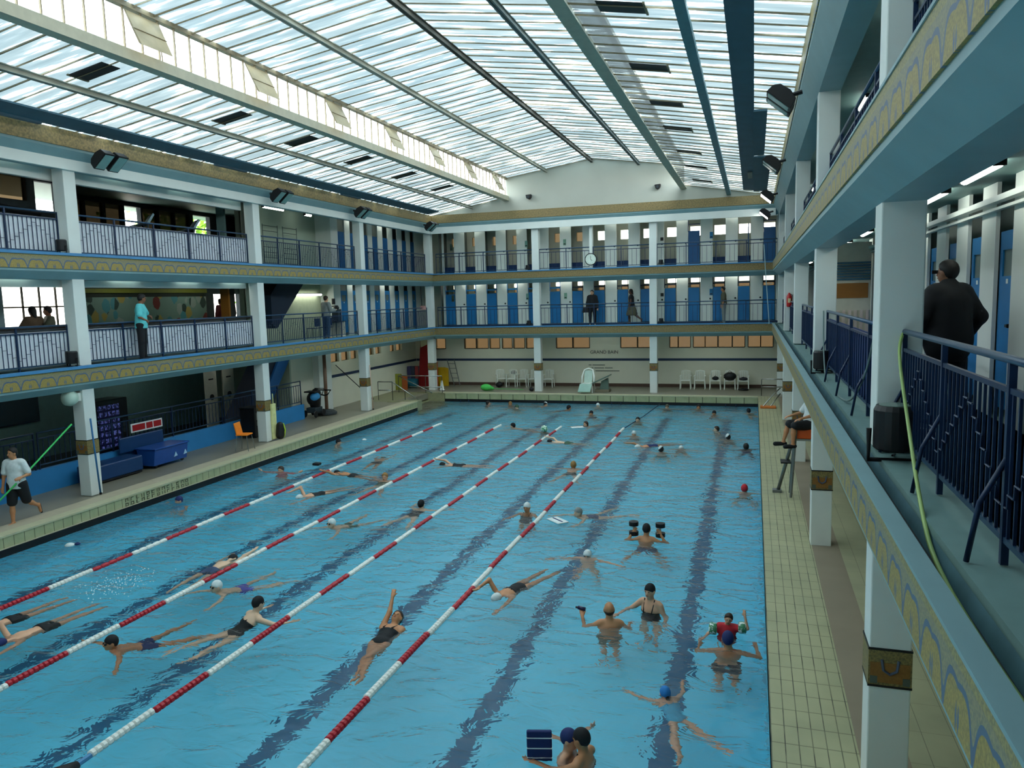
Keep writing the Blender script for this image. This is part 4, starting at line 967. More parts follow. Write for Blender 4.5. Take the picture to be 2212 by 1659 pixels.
# adult holding child
sw(-.52, 10.75, 92, 'person in a royal blue cap seen from behind, holding the child in red', wade(-.52, [((.85, .15, -.4), (-.1, 1, .1)), ((-.85, .15, -.4), (.1, 1, .1))]), cap='navy', skin='tan', h=.016, wear=[('trunks', 'black')], fingers=True, fat=1.08)
sw(-.55, 11.28, -90, 'child in a red top with green patterned armbands, one arm bent up high', wade(-.2, [((.7, .2, -.5), (.3, .6, -.3)), ((-.8, .3, .2), (.2, -.2, 1))], hd=(-.2, .1, 1)), hair=('brown', 'short'), skin='light', height=1.15, h=.014, wear=[('shirt', 'red', .3)])
for sx, lb in ((-.2, 'left'), (.22, 'right')):
    t = thing('armband', (-.55+sx, 11.24, WAT+(.07 if sx < 0 else .13)), 'inflated white and green armband on the %s side of the child in red' % lb, 'armband', rz=.2*sx)
    MB().lathe([(.05, -.06), (.085, -.05), (.09, 0), (.085, .05), (.05, .06)], seg=14, axis='x').build('float_ring', custom('armband_print'+lb, lambda t_: ramp(t_, noise(t_, (1, 1, 1), 22, 1), [(.45, lin((230, 236, 232))), (.52, lin((70, 140, 100)))]), .3), t, smooth=True)
# child with bright blue cap
sw(-1.32, 9.42, 120, 'child in a bright blue cap with dark ponytail, swimming in a blue swimsuit', breast(), cap='blue', hair=('black', 'pony'), wear=[('suit', 'cyan')], height=1.35, skin='light', h=.015, face=False)
# paddles swimmer
_, I = sw(-2.3, 15.3, 88, 'person in a black cap resting dark foam dumbbells beside the head, blue shorts', wade(-.42, [((.95, .1, -.4), (-.55, .15, .85)), ((-.95, .1, -.4), (.55, .15, .85))], t=(0, .15, 1), legs=[((.6, -.1, -1), (.5, -.3, -1), (.3, 1, 0)), ((-.6, -.1, -1), (-.5, -.3, -1), (-.3, 1, 0))]), cap='black', skin='tan', wear=[('trunks', 'slate')], h=.018)
for sx, lb in ((-.24, 'left'), (.2, 'right')):
    w_ = I['arms'][1 if sx < 0 else 0][2]; t = thing('foam_dumbbell', (-2.3+w_[0]*.93, 15.3+w_[1]+.07, WAT+w_[2]+.09), 'black foam water dumbbell at the %s side of the black-capped head' % lb, 'dumbbell')
    [MB().lathe([(.03, a), (.1, a+.015), (.1, a+.1), (.03, a+.115)], seg=12).build('foam_block', BLACK, t) for a in (-.16, .045)]; MB().tube([(0, 0, -.1), (0, 0, .1)], .018).build('grip', WHITE, t)
sw(-3.3, 14.25, -92, 'person in a white cap and dark goggles facing the camera, shoulders just under water', tread(-.68), cap='white', goggles=True, skin='light', h=.02)
sw(-4.3, 11.9, 250, 'person in a domed white cap swimming toward the camera, head down, arm bent', crawl(1, True), cap='white', skin='tan', h=.018, wear=[('suit', 'black')])
sw(-5.55, 10.25, 92, 'person in a black swimsuit on the back, one arm stretched straight up and back', back(), hair=('brown', 'short'), skin='tan', h=.014, wear=[('suit', 'black')], fingers=True)
sw(-7.78, 9.95, 62, 'person in a black cap and black strapped swimsuit seen from behind, swimming away', dict(pel=(0, -.45, -.2), t=(0, .75, .66), n=(0, .66, -.75), hd=(0, .2, 1), fd=(0, 1, .05), arms=[((.7, .6, -.3), (.2, 1, -.1)), ((-.7, .6, -.3), (-.2, 1, -.1))], legs=[((.25, -1, -.1), (.2, -1, -.15), (0, -1, 0)), ((-.25, -1, -.1), (-.2, -1, -.3), (0, -1, 0))]), cap='black', skin='pale', wear=[('suit', 'black')], h=.015, fingers=True)
sw(-9.4, 8.45, 242, 'person in a black cap and goggles doing breaststroke toward the camera, arms spread wide', breast(arms=[((1, .35, -.05), (1, .45, -.1)), ((-1, .35, -.05), (-1, .45, -.1))]), cap='black', goggles=True, skin='tan', wear=[('trunks', 'navy')], h=.014, fingers=True)
sw(-9.35, 10.75, 245, 'person in a white cap and purple trunks doing breaststroke in the second lane', breast(), cap='white', skin='pale', wear=[('trunks', 'purple')], h=.018, goggles=True)
sw(-10.2, 12.2, 92, 'person in a black cap swimming front crawl away beside the second rope, dark trunks', crawl(1), cap='black', skin='pale', wear=[('trunks', 'slate')], h=.018)
sw(-11.2, 8.35, 262, 'person in a dark blue cap with one arm bent up, at the left edge', crawl(1, True), cap='navy', skin='light', wear=[('trunks', 'black')], h=.015, fingers=True)
sw(-12.0, 8.45, 262, 'person in black trunks stretched out beside the first rope, head beyond the left edge', crawl(-1), skin='light', wear=[('trunks', 'black')], h=.016, cap='black')
sw(-9.35, 14.65, 250, 'person in a white cap and dark green trunks, breaststroke beyond the second rope', breast(), cap='white', skin='pale', wear=[('trunks', 'green')], h=.02, goggles=True)
sw(-7.98, 16.7, 85, 'person in a tall black cap seen from behind with crossed black straps, third lane', breast(arms=[((1, .3, -.15), (.9, .7, -.1)), ((-.6, .6, -.3), (-.2, 1, -.1))]), cap='black', skin='pale', wear=[('suit', 'black')], h=.02)
sw(-5.3, 16.65, 265, 'person in a white cap and black swimsuit, upright and turned to the camera, fourth lane', wade(-.5, t=(0, -.25, 1)), cap='white', skin='tan', wear=[('suit', 'black')], h=.02)
sw(-4.1, 16.75, 225, 'person in a speckled white cap and dark suit leaning on a white kickboard', breast(), cap='grey', skin='pale', wear=[('suit', 'navy')], h=.02)
t = thing('kickboard', (-4.42, 16.25, WAT+.02), 'white kickboard lying on the water under the speckled cap', 'kickboard', rz=2.4); MB().box(-.25, .25, -.14, .14, -.015, .02).build('board', CL['white'], t, bevel=.015); MB().box(-.2, .2, -.02, .02, .02, .024).build('stripe', CL['navy'], t)
sw(-5.3, 21.7, 92, 'person with short ginger hair seen from behind, arms out in a T, black trunks', breast(arms=[((1, .1, -.05), (1, .2, -.05)), ((-1, .1, -.05), (-1, .2, -.05))]), hair=('blond', 'short'), skin='light', wear=[('trunks', 'black')], h=.022, face=False)
sw(-9.2, 21.3, 185, 'person in a black cap and dark suit lying along the water past the second rope', crawl(1), cap='black', skin='light', wear=[('suit', 'black')], h=.022)
sw(-10.25, 19.2, 95, 'person with sandy hair swimming close to the second rope, turned to the camera', dict(breast(), fd=(0, -1, .2)), hair=('blond', 'short'), skin='light', wear=[('suit', 'green')], h=.022)
sw(-11.5, 17.0, 240, 'person in a white cap swimming crawl with bent arm, dark swimsuit, first lane', crawl(1, True), cap='white', skin='light', wear=[('suit', 'black')], h=.018)
_, I = sw(-11.95, 19.6, 165, 'person reaching over the first rope with a long arm and black swim glove', crawl(-1), cap='black', skin='tan', wear=[('trunks', 'black')], h=.018)
t = thing('swim_paddle', (-13.1, 20.15, WAT+.1), 'black swim paddle at the end of the arm over the first rope', 'paddle'); MB().box(-.14, .1, -.09, .1, -.03, .05).build('paddle_plate', BLACK, t, bevel=.03)
sw(-13.95, 19.5, 270, 'person with dark hair and raised pink sleeves beside the left wall, near the first rope', wade(-.62, [((.8, .2, .1), (.8, 0, .5)), ((-.8, .2, .1), (-.8, 0, .5))]), hair=('brown', 'short'), skin='light', wear=[('shirt', 'pink', 1.9)], h=.022)
sw(-11.8, 21.9, 100, 'person mostly under water with tanned arms showing, past the first rope', dict(crawl(1), pel=(0, -.5, -.25)), skin='tan', cap='green', wear=[('trunks', 'black')], h=.022, face=False)
sw(-14.5, 15.8, 250, 'person in a navy and white cap with arms out at the left pool wall', tread(-.62), cap='navy', skin='light', h=.02, wear=[('shirt', 'cyan', .5)])
sw(-14.6, 23.9, 10, 'person in a black cap tucked against the left wall beyond the second column', tread(-.62), cap='black', skin='light', h=.022)
o = thing('floating_cap', (-14.27, 12.2, WAT+.02), 'small blue and white float drifting near the left pool wall', 'float', rz=.3)
MB().lathe([(.02, -.03), (.1, -.02), (.11, .0), (.06, .035), (.01, .05)], seg=12).build('white_disc', CL['white'], o, smooth=True); MB().lathe([(.02, -.03), (.07, 0), (.02, .04)], (.14, .05, 0), 10).build('blue_end', CL['navy'], o, smooth=True)
o = thing('floating_cap', (-13.9, 24.6, WAT+.02), 'small white float on the water near the far left wall', 'float')
MB().lathe([(.02, -.03), (.09, -.02), (.1, .0), (.05, .035), (.01, .05)], seg=12).build('white_disc', CL['white'], o, smooth=True)
far = [(-9.27, 28.04, 180, 'black', None, 'breast', 'person in a black cap near the far end of the second rope'),
 (-7.75, 27.4, 270, None, None, 'tread', 'person in a large green and white bathing cap by the third rope end'),
 (-6.88, 25.5, 170, 'black', None, 'crawl', 'person in a black cap with one shoulder out, right of the third rope'),
 (-6.5, 28.8, 230, None, ('brown', 'long'), 'board', 'person with dark hair leaning on a white board toward the far end'),
 (-6.85, 31.8, 270, 'black', None, 'tread', 'person in a black cap with pale face, alone before the far wall'),
 (-4.63, 30.3, 270, None, ('black', 'long'), 'tread', 'person with long black hair by the thin cable near the far wall'),
 (-4.32, 27.2, 265, 'white', None, 'tread', 'person in a white cap with broad tanned shoulders, right of the fourth rope end'),
 (-3.75, 25.2, 215, 'white', None, 'crawl', 'person in a white cap gliding with legs out, right of the fourth rope'),
 (-3.04, 24.45, 90, 'WB', None, 'tread', 'person in a half white half black cap seen from behind, mid far pool'),
 (-2.47, 25.3, 270, 'white', None, 'low', 'person with only a small white cap and green collar above the water'),
 (-1.75, 32.5, 260, 'black', None, 'tread', 'person in a dark cap with white strap near the far right wall'),
 (-1.45, 28.6, 200, None, ('brown', 'short'), 'tread', 'person with curly brown hair and one arm reaching left'),
 (-1.02, 27.0, 95, 'WB', None, 'tread', 'person in a white topped black cap with arms folded on the water, right lane'),
 (-.22, 25.4, 110, None, ('black', 'short'), 'tread', 'dark-skinned person holding the right pool edge, one arm out'),
 (-.26, 19.85, 85, 'red', None, 'tread', 'person in a bright red cap near the right pool edge'),
 (-12.42, 34.5, 20, None, ('black', 'bun'), 'tread', 'person with black hair in a bun by the far wall, leftmost of the row'),
 (-11.25, 34.1, 270, None, ('blond', 'short'), 'tread', 'person with orange-blond hair by the far wall'),
 (-10.6, 33.1, 250, 'green', None, 'tread', 'person in a dark green cap, head turned, near the far left wall'),
 (-9.42, 33.9, 330, 'WB', None, 'breast', 'person in a white cap pushing off the far wall'),
 (-8.1, 33.1, 30, 'black', None, 'breast', 'person in a black cap and dark arms before the far wall centre'),
 (-7.01, 34.55, 270, 'white', None, 'tread', 'person in a white cap in the shade right of the slide chair'),
 (-3.87, 34.3, 270, 'olive', None, 'tread', 'person in an olive cap with wide arms against the far wall'),
 (-2.5, 34.6, 270, None, ('black', 'bun'), 'tread', 'person with a black topknot against the far wall, right of centre'),
 (-.12, 33.2, 110, 'black', None, 'breast', 'person hidden in the far right pool corner, only an arm showing')]
for i, (x, y, a, c, hr, kind, lb) in enumerate(far):
    y = min(y, 34.1); x = min(x, -.4)
    P_ = {'tread': tread(-.6), 'low': tread(-.72), 'breast': breast(), 'crawl': crawl(1), 'board': breast()}[kind]
    two = c == 'WB'
    sk = 'dark' if 'dark-skinned' in lb else ['light', 'tan', 'pale'][i % 3]
    t, I = sw(x, y, a, lb, P_, cap=('black' if two else c), hair=hr, skin=sk, h=.026, face=a > 180, wear=[('suit' if i % 2 else 'trunks', ['black', 'navy', 'green'][i % 3])])
    if two:
        surf_obj('cap_white_panel', [('e', I['hc']+I['HD']*.03-I['FD']*.012, (.09, .105, .112), np.stack([np.cross(I['FD'], I['HD']), I['FD'], I['HD']]))], CL['white'], t, .016, .01, [(I['hc']+I['HD']*.06, -nrm(I['HD']*.7+np.cross(I['FD'], I['HD'])*(-.7)))])
    if 'large green' in lb:
        MB().lathe([(.02, .2), (.1, .16), (.13, .06), (.11, -.03)], tuple(I['hc']), 16).build('bathing_cap', custom('green_white_print', lambda t_: ramp(t_, noise(t_, (1, 1, 1), 16, 1), [(.47, lin((226, 238, 226))), (.5, lin((90, 170, 120)))])), t, smooth=True)
    if kind == 'board':
        b = thing('kickboard', (x-.2, y-.4, WAT+.02), 'white kickboard under the dark-haired swimmer near the far end', 'kickboard', rz=.5); MB().box(-.25, .25, -.14, .14, -.015, .02).build('board', CL['white'], b, bevel=.015)

# ---- people on the decks and galleries
walkL = [((.15, .35, -1), (.1, -.1, -1), (.1, 1, 0)), ((-.05, -.35, -1), (-.05, -.95, -.75), (0, .3, -1))]
t, I = person((-15.62, 12.2, -.005), math.radians(200), 'person in a white polo shirt and black shorts walking barefoot-sandalled on the left deck', stand(.91, [((.25, .0, -1), (.1, .15, -1)), ((-.35, -.15, -1), (.15, 1, -.1))], [((.05, .12, -1), (.03, .02, -1), (.1, 1, 0)), ((-.05, -.3, -1), (-.05, -1, -.55), (0, -.2, -1))], fd=(.45, 1, -.1)), skin='tan', hair=('black', 'short'), wear=[('shorts', 'black'), ('shirt', 'white', .75, .12)], h=.014, height=1.72, fingers=True)
q = MB()
for l, ft, sn in ((I['legs'][0], V(.1, 1, 0), V(.03, .02, -1)), (I['legs'][1], nrm((0, -.2, -1)), nrm((-.05, -1, -.55)))):
    a = l[2]+nrm(sn)*.09; MB().tube([tuple(a-nrm(ft)*.05), tuple(a+nrm(ft)*.17)], .022, 6).build('sandal', BLACK, t)
t = thing('pole', (-15.5, 12.35, 0), 'long green pole held slanting by the person in the white polo', 'pole'); MB().tube([(-.05, -1.05, .35), (.0, 0, 1.08), (.08, 1.2, 1.98)], .02, 8).build('pole_tube', mat('green_plastic', (60, 190, 96), .4), t, smooth=True)
# lifeguard on the high chair
sit = dict(pel=(0, 0, 0), t=(0, -.12, 1), n=(0, 1, 0), hd=(0, .1, 1), fd=(.2, 1, -.3), arms=[((.25, .45, -.8), (.0, 1, -.25)), ((-.25, .45, -.8), (.0, 1, -.25))], legs=[((.15, 1, .0), (.05, .25, -1), (.1, 1, 0)), ((-.12, 1, .02), (-.0, .05, -1), (0, 1, 0))])
t, I = person((1.0, 17.95, 1.70), math.radians(112), 'seated lifeguard in white shirt and black slides on the high orange chair', sit, skin='tan', hair=('black', 'short'), wear=[('shirt', 'white', .8), ('shorts', 'black')], h=.015, fingers=True)
for i, l in enumerate(I['legs']): 
    ft = nrm(sit['legs'][i][2]); a = l[2]+nrm(sit['legs'][i][1])*.06
    surf_obj('slide_sandal', [('c', a-ft*.05, a+ft*.17, .045, .05)], CL['black'], t, .014, .02)
t = thing('lifeguard_chair', (.92, 17.95, 0), 'tall lifeguard chair with orange seat and slanting grey leg beside the right columns', 'chair')
MB().box(-.22, .25, -.2, .25, 1.36, 1.58).build('seat', mat('orange_plastic', (214, 86, 30), .4), t, bevel=.02)
MB().box(-.24, .27, -.22, .27, 1.32, 1.36).build('seat_frame', mat('grey_frame', (140, 140, 130), .4), t)
MB().box(.22, .27, -.2, .25, 1.36, 2.1).build('backrest', mat('orange_plastic', (214, 86, 30)), t, bevel=.02)
GM = mat('grey_metal', (120, 124, 122), .35, metal=.5)
for y in (-.2, .22): MB().tube([(-.2, y, 1.72), (-.3, y, .02)], .03, 8).build('leg', GM, t); MB().tube([(.24, y, 1.36), (.24, y, .0)], .025, 8).build('leg', GM, t)
MB().tube([(-.16, -.1, 1.75), (-.56, .33, .02)], .04, 8).build('front_strut', GM, t, smooth=True)
MB().box(-.68, -.48, .22, .44, .0, .06).build('foot_plate', GM, t); MB().box(-.52, -.3, -.16, .2, .78, .81).build('foot_rest', BLACK, t)
# dark coat on the right gallery
t, I = person((1.72, 8.9, 3.2), math.radians(22), 'person in a long black coat with glasses seen from behind on the right gallery', stand(.93, [((.55, -.1, -.9), (-.1, .5, -.7)), ((-.55, -.1, -.9), (.1, .4, -.8))], fd=(-.5, 1, -.2)), skin='brown', hair=('black', 'short'), wear=[('coat', 'black'), ('trousers', 'black'), ('shoes', 'black')], h=.016, height=1.72, fat=1.08, fingers=True)
c = I['hc']+I['FD']*.095+I['HD']*.012; MB().box(c[0]-.065, c[0]+.065, c[1]-.004, c[1]+.004, c[2]-.018, c[2]+.018).build('glasses', BLACK, t)
# man in turquoise
person((-16.02, 16.55, Z1+.02), math.radians(-60), 'person in a turquoise T-shirt and black trousers leaning on the left first gallery rail', stand(.97, [((.35, .1, -.9), (-.7, .3, -.3)), ((-.6, .2, -.7), (-.9, .1, -.25))], fd=(-.6, 1, -.35), hd=(-.1, .15, 1)), skin='brown', hair=('black', 'short'), wear=[('trousers', 'black'), ('shirt', 'turq', .8, .12), ('shoes', 'black')], h=.017, height=1.76, fingers=True, fat=1.1)
person((-16.75, 27.1, Z1), math.radians(-20), 'person in a grey jumper and jeans looking at a phone by the stairs', stand(.93, [((.2, .2, -1), (-.2, 1, .1)), ((-.2, .2, -1), (.2, 1, .1))], fd=(0, 1, -.5)), skin='light', hair=('brown', 'bun'), wear=[('trousers', 'denim'), ('jacket', 'grey', 1.9)], h=.02)
person((-7.78, 36.85, Z1), math.radians(-170), 'person in a long black hooded coat with a handbag before the back blue doors', stand(.93, fd=(.2, 1, -.1)), skin='light', hair=('black', 'long'), wear=[('coat', 'black'), ('trousers', 'black')], h=.022)
t = thing('handbag', (-8.08, 36.7, Z1+.62), 'black handbag hanging beside the long coat on the back gallery', 'bag'); MB().prism([(-.18, 0), (.18, 0), (.13, .24), (-.13, .24)], 1, -.05, .05).build('bag_body', BLACK, t, bevel=.02); MB().tube([(-.1, 0, .22), (-.05, 0, .38), (.05, 0, .38), (.1, 0, .22)], .01).build('strap', BLACK, t)
person((-5.85, 36.85, Z1), math.radians(95), 'person with dark curly hair walking in a long dark dress on the back gallery', stand(.93, legs=walkL), skin='dark', hair=('black', 'long'), wear=[('shirt', 'black', .3), ('skirt', 'olive')], h=.022)
person((-1.55, 36.8, Z1), math.radians(100), 'person in a grey-green shirt and light trousers before the right back doors', stand(.93), skin='tan', hair=('black', 'short'), wear=[('shirt', 'olive', .9), ('trousers', 'grey'), ('shoes', 'brown')], h=.022)
for x, y, lb, c, hh in ((-17.6, 14.62, 'person with long dark hair seated before the bright cafe window, left of the pair', 'brown', 'long'), (-17.6, 15.05, 'person in a brown top leaning close before the bright cafe window', 'olive', 'short')):
    person((x, y, Z1+.75), math.radians(90 if 'left' in lb else 150), lb, dict(sit), skin='brown', hair=('black', hh), wear=[('jacket', c, 1.6), ('trousers', 'black')], h=.022)
for x, y, lb in ((-21.2, 26.35, 'person in dark red beyond the cafe, left of the two silhouettes'), (-21.2, 26.95, 'person in dark red beyond the cafe, right of the two silhouettes')):
    person((x, y, Z1), math.radians(90), lb, stand(.93), skin='brown', hair=('black', 'short'), wear=[('jacket', mat('cloth_maroon', (92, 26, 34)), 1.9), ('trousers', 'black')], h=.026)
# ================================================================ LANE ROPES
ROPEW = mat('float_white', (232, 232, 224), .4, var=.06, scale=30); ROPER = mat('float_red', (178, 34, 48), .4, var=.15, scale=30)
for x, nm, y0 in ((-12.45, 'first (leftmost)', 7.0), (-9.86, 'second', 6.5), (-7.38, 'third', 6.23), (-4.9, 'fourth (rightmost)', 4.3)):
    t = thing('lane_rope', (x, 0, WZ+.01), '%s lane rope of alternating red and white floats' % nm, 'lane rope', 'lane ropes')
    if nm[0] == 't': ks = range(0, 23)
    else: ks = range(-2 if 'fourth' in nm else -1, 23)
    for k in ks:
        a = 6.23+.9683*k; b = a+.9683; q = MB(); n = 5 if a > 11 else 12; L = b-a
        for j in range(n):
            u = a+L*j/n; w_ = L/n; q.lathe([(.035, u+.004), (.052, u+w_*.2), (.052, u+w_*.8), (.035, u+w_-.004)], (0, 0, 0), 10, 'y')
        wav = .018*math.sin(k*1.3+x)
        o = q.build('white_float' if k % 2 == 0 else 'red_float', ROPEW if k % 2 == 0 else ROPER, t, smooth=False); o.location = (wav, 0, 0)
    if nm == 'third':
        MB().tube([(0, 6.23, 0), (0, 6.05, 0)], .035).build('blue_tie', MBLUE, t)
        MB().lathe([(.04, 5.55), (.12, 5.62), (.13, 5.8), (.05, 6.05)], (0, 0, 0), 14, 'y').build('end_buoy', BLACK, t, smooth=True)
    if 'fourth' in nm: MB().tube([(0, 28.5, 0), (.3, 31.5, -.01), (.62, 34.9, .05)], .02, 6).build('anchor_cable', NAVY, t, smooth=True)
# ================================================================ PROPS, BACK DECK
PLW = mat('white_plastic', (236, 238, 228), .4, var=.05)
def garden_chair(x, y, label, group='white plastic chairs on the back deck', rz=0):
    t = thing('garden_chair', (x, y, 0), label, 'chair', group, rz)
    MB().box(-.23, .23, -.22, .22, .40, .44).build('seat', PLW, t, bevel=.015)
    for sx in (-1, 1):
        for sy in (-1, 1): MB().tube([(sx*.25, sy*.23, 0), (sx*.23, sy*.2, .64 if sy < 0 else .42)], .024, 6).build('leg', PLW, t)
        MB().box(sx*.25-.03, sx*.25+.03, -.24, .2, .63, .66).build('armrest', PLW, t, bevel=.008)
    q = MB(); 
    for sx in (-1, 1): q.tube([(sx*.21, .21, .42), (sx*.2, .27, .86)], .024, 6)
    q.tube([(-.2, .27, .85), (0, .28, .88), (.2, .27, .85)], .026, 6); q.build('back_frame', PLW, t)
    for k in range(4): MB().box(-.15+.085*k, -.105+.085*k, .225, .25, .43, .86).build('back_slat', PLW, t)
    return t
o2 = ['leftmost', 'second from left', 'middle', 'second from right', 'rightmost']
for i, x in enumerate((-3.37, -2.69, -1.96, -1.28, -.66)): garden_chair(x, 37.75, 'white plastic chair of the right-hand back row, %s%s' % (o2[i], ', under a black coat' if i == 3 else ''))
for i, x in enumerate((-12.95, -12.35, -11.75, -11.15, -10.35)): garden_chair(x, 37.85, 'white plastic chair of the left-hand row on the back deck, %s%s' % (o2[i], ', bent and tipped' if i == 0 else ''), rz=(.5 if i == 0 else 0))
def bag(loc, r, label, m=BLACK, name='bag', cat='bag'):
    t = thing(name, loc, label, cat); rx, ry, rz_ = r
    surf_obj('bag_body', [('e', V(0, 0, rz_), (rx, ry, rz_), np.eye(3)), ('e', V(rx*.35, 0, rz_*1.1), (rx*.6, ry*.9, rz_*.8), np.eye(3))], m, t, .03, .05)
    MB().tube([(-rx*.5, 0, rz_*1.7), (0, 0, rz_*2.4), (rx*.5, 0, rz_*1.7)], .012, 6).build('handle', m, t); return t
bag((-1.28, 37.6, .44), (.3, .2, .2), 'black coat heaped over the fourth chair of the right-hand row', name='coat', cat='coat')
bag((-1.96, 37.72, .44), (.16, .12, .09), 'small black bag on the middle chair of the right-hand row')
bag((-.66, 37.72, .44), (.2, .14, .07), 'dark folded towel on the rightmost chair', mat('dark_towel', (40, 40, 48)), 'towel', 'towel')
bag((-.66, 37.4, 0), (.26, .14, .04), 'flat black bag on the floor under the rightmost chair')
bag((-12.95, 37.5, 0), (.2, .15, .14), 'dark bag on the floor beside the tipped chair')
bag((-12.35, 38.15, .62), (.17, .06, .1), 'black cushion hung on the back of the second left-hand chair', name='cushion', cat='cushion')
bag((-10.75, 36.0, 0), (.12, .1, .1), 'small black bag at the foot of the left-centre back column')
# lounge chair on a starting block
t = thing('starting_block', (-7.25, 36.3, 0), 'green-grey sloping starting block behind the white lounge chair', 'starting block')
GB = mat('block_green_grey', (96, 118, 108), .5)
MB().prism([(-.62, .30), (.42, .78), (.42, .84), (-.62, .36)], 1, -.35, .35).build('sloping_board', GB, t, bevel=.01); MB().box(-.3, .4, -.3, .3, .0, .12).build('base', mat('block_base', (120, 112, 92)), t); MB().prism([(-.1, .1), (.35, .1), (.3, .68), (.0, .52)], 1, -.12, .12).build('pillar', GB, t)
t = thing('pool_lounger_chair', (-7.9, 35.75, 0), 'white curved plastic chair with seat slide at the edge of the far pool wall', 'chair')
MB().prism([(-.1, .42), (.5, .40), (.5, .44), (-.1, .47)], 0, -.25, .25).build('seat', PLW, t, bevel=.01)
MB().prism([(.45, .42), (.62, 1.02), (.58, 1.03), (.40, .45)], 0, -.2, .2).build('backrest', mat('white_green_plastic', (184, 206, 192), .3), t, bevel=.01)
MB().tube([(-.3, .35, .42), (-.3, .45, .75), (-.2, .6, 1.05), (0, .62, 1.12), (.2, .6, 1.05), (.3, .45, .75), (.3, .35, .42)], .045, 8).build('loop_frame', PLW, t, smooth=True)
MB().prism([(-.55, .08), (-.1, .40), (-.1, .44), (-.6, .12)], 0, -.3, .3).build('front_board', mat('pale_green_board', (160, 192, 178), .3), t)
for sx in (-1, 1): 
    MB().tube([(sx*.27, -.02, .42), (sx*.3, -.08, 0)], .03, 6).build('leg', PLW, t); MB().tube([(sx*.27, .5, .42), (sx*.3, .62, 0)], .03, 6).build('leg', PLW, t)
t = thing('pool_net', (-13.2, 36.15, 0), 'bright green net lying on the back deck near the far left corner', 'net')
GN = mat('net_green', (80, 200, 90), .6); surf_obj('net_bag', [('e', V(0, 0, .16), (.3, .2, .17), np.eye(3)), ('e', V(.2, .1, .1), (.2, .14, .1), np.eye(3))], GN, t, .04, .05); MB().tube([(.1, 0, .1), (1.9, .3, .03)], .012, 5).build('net_pole', GN, t)
# ladder, boards, covers, mats in the far left corner
t = thing('ladder', (-15.9, 38.15, 0), 'grey metal ladder leaning on the back wall beside the yellow board', 'ladder')
for dx in (0, .42):
    MB().tube([(.25+dx*.8, -.25, 0), (-.35+dx, .28, 1.38)], .022, 6).build('rail', GM, t)
for k in range(5): f = (k+.6)/5.4; MB().tube([(.25-.6*f, -.25+.53*f, 1.38*f), (.25-.6*f+.34+.08*f, -.25+.53*f, 1.38*f)], .014, 6).build('rung', GM, t)
def board(x, y, w_, h_, th, m, label, rz=0, name='foam_board', cat='board', cutc=True):
    t = thing(name, (x, y, 0), label, cat, rz=rz)
    MB().prism([(-w_/2, 0), (w_/2, 0), (w_/2, h_*.95), (w_*.15, h_), (-w_/2, h_)] if cutc else [(-w_/2, 0), (w_/2, 0), (w_/2, h_), (-w_/2, h_)], 1, -th/2, th/2).build('panel', m, t, bevel=.012)
    MB().tube([(-w_*.2, -th/2-.02, h_*.8), (w_*.2, -th/2-.02, h_*.8)], .012, 5).build('carry_strap', m, t); return t
YEL = mat('yellow_board', (196, 156, 14), .5); ORG = mat('orange_board', (200, 70, 28), .5, var=.2)
board(-16.25, 37.85, .6, 1.02, .06, YEL, 'yellow board standing against the back wall by the corner column')
board(-16.62, 37.6, .3, 1.38, .08, ORG, 'narrow red-orange board upright between the corner column and the yellow board')
t = thing('red_cover', (-17.05, 37.4, 0), 'tall dark red folded cover standing behind the far left corner column', 'cover')
RC = mat('dark_red_cover', (140, 12, 18), .7, var=.2, stretch=(8, 8, .4)); MB().prism([(-.42, 0), (.42, 0), (.2, 2.6), (-.2, 2.6)], 1, -.22, .22).build('folded_sheet', RC, t, bevel=.05)
MB().prism([(-.16, 2.15), (.2, 2.3), (.2, 2.62), (-.16, 2.6)], 1, -.26, -.23).build('paper_tag', mat('cream_paper', (222, 216, 180)), t)
for i, (c, lb) in enumerate((((70, 70, 110), 'violet-grey'), ((60, 66, 84), 'slate'), ((150, 60, 60), 'dull red'), ((30, 110, 130), 'teal'))):
    board(-18.0+.22*i, 37.35+.02*i, .2, 1.12, .3, mat('mat_'+str(i), c, .7), '%s foam mat of the stack left of the red cover' % lb, name='foam_mat', cat='mat', cutc=False)
t = thing('foam_roll', (-17.75, 36.9, 0), 'blue foam roll lying before the stacked mats', 'roll'); MB().tube([(-.25, 0, .25), (.35, 0, .25)], .25, 16).build('roll_body', mat('mat_3', (30, 110, 130)), t, smooth=True); MB().lathe([(.12, -.27), (.12, -.255)], (0, 0, .25), 12, 'x').build('core', BLACK, t)
board(-18.0, 35.9, .35, .85, .12, mat('yellow_green_board', (150, 150, 50), .6), 'olive yellow board at the head of the corner stairs', cutc=False)
board(-17.68, 36.0, .26, .72, .16, mat('terracotta_board', (180, 90, 40), .6), 'terracotta board beside the olive yellow one', cutc=False)
t = thing('bollard', (-15.55, 35.95, 0), 'small white cone at the corner column foot', 'cone'); MB().lathe([(.16, 0), (.16, .03), (.11, .04), (.04, .5), (.02, .52)], seg=14).build('cone_body', PLW, t, smooth=True); MB().lathe([(.17, 0), (.17, .02)], seg=14).build('cone_base', BLACK, t)
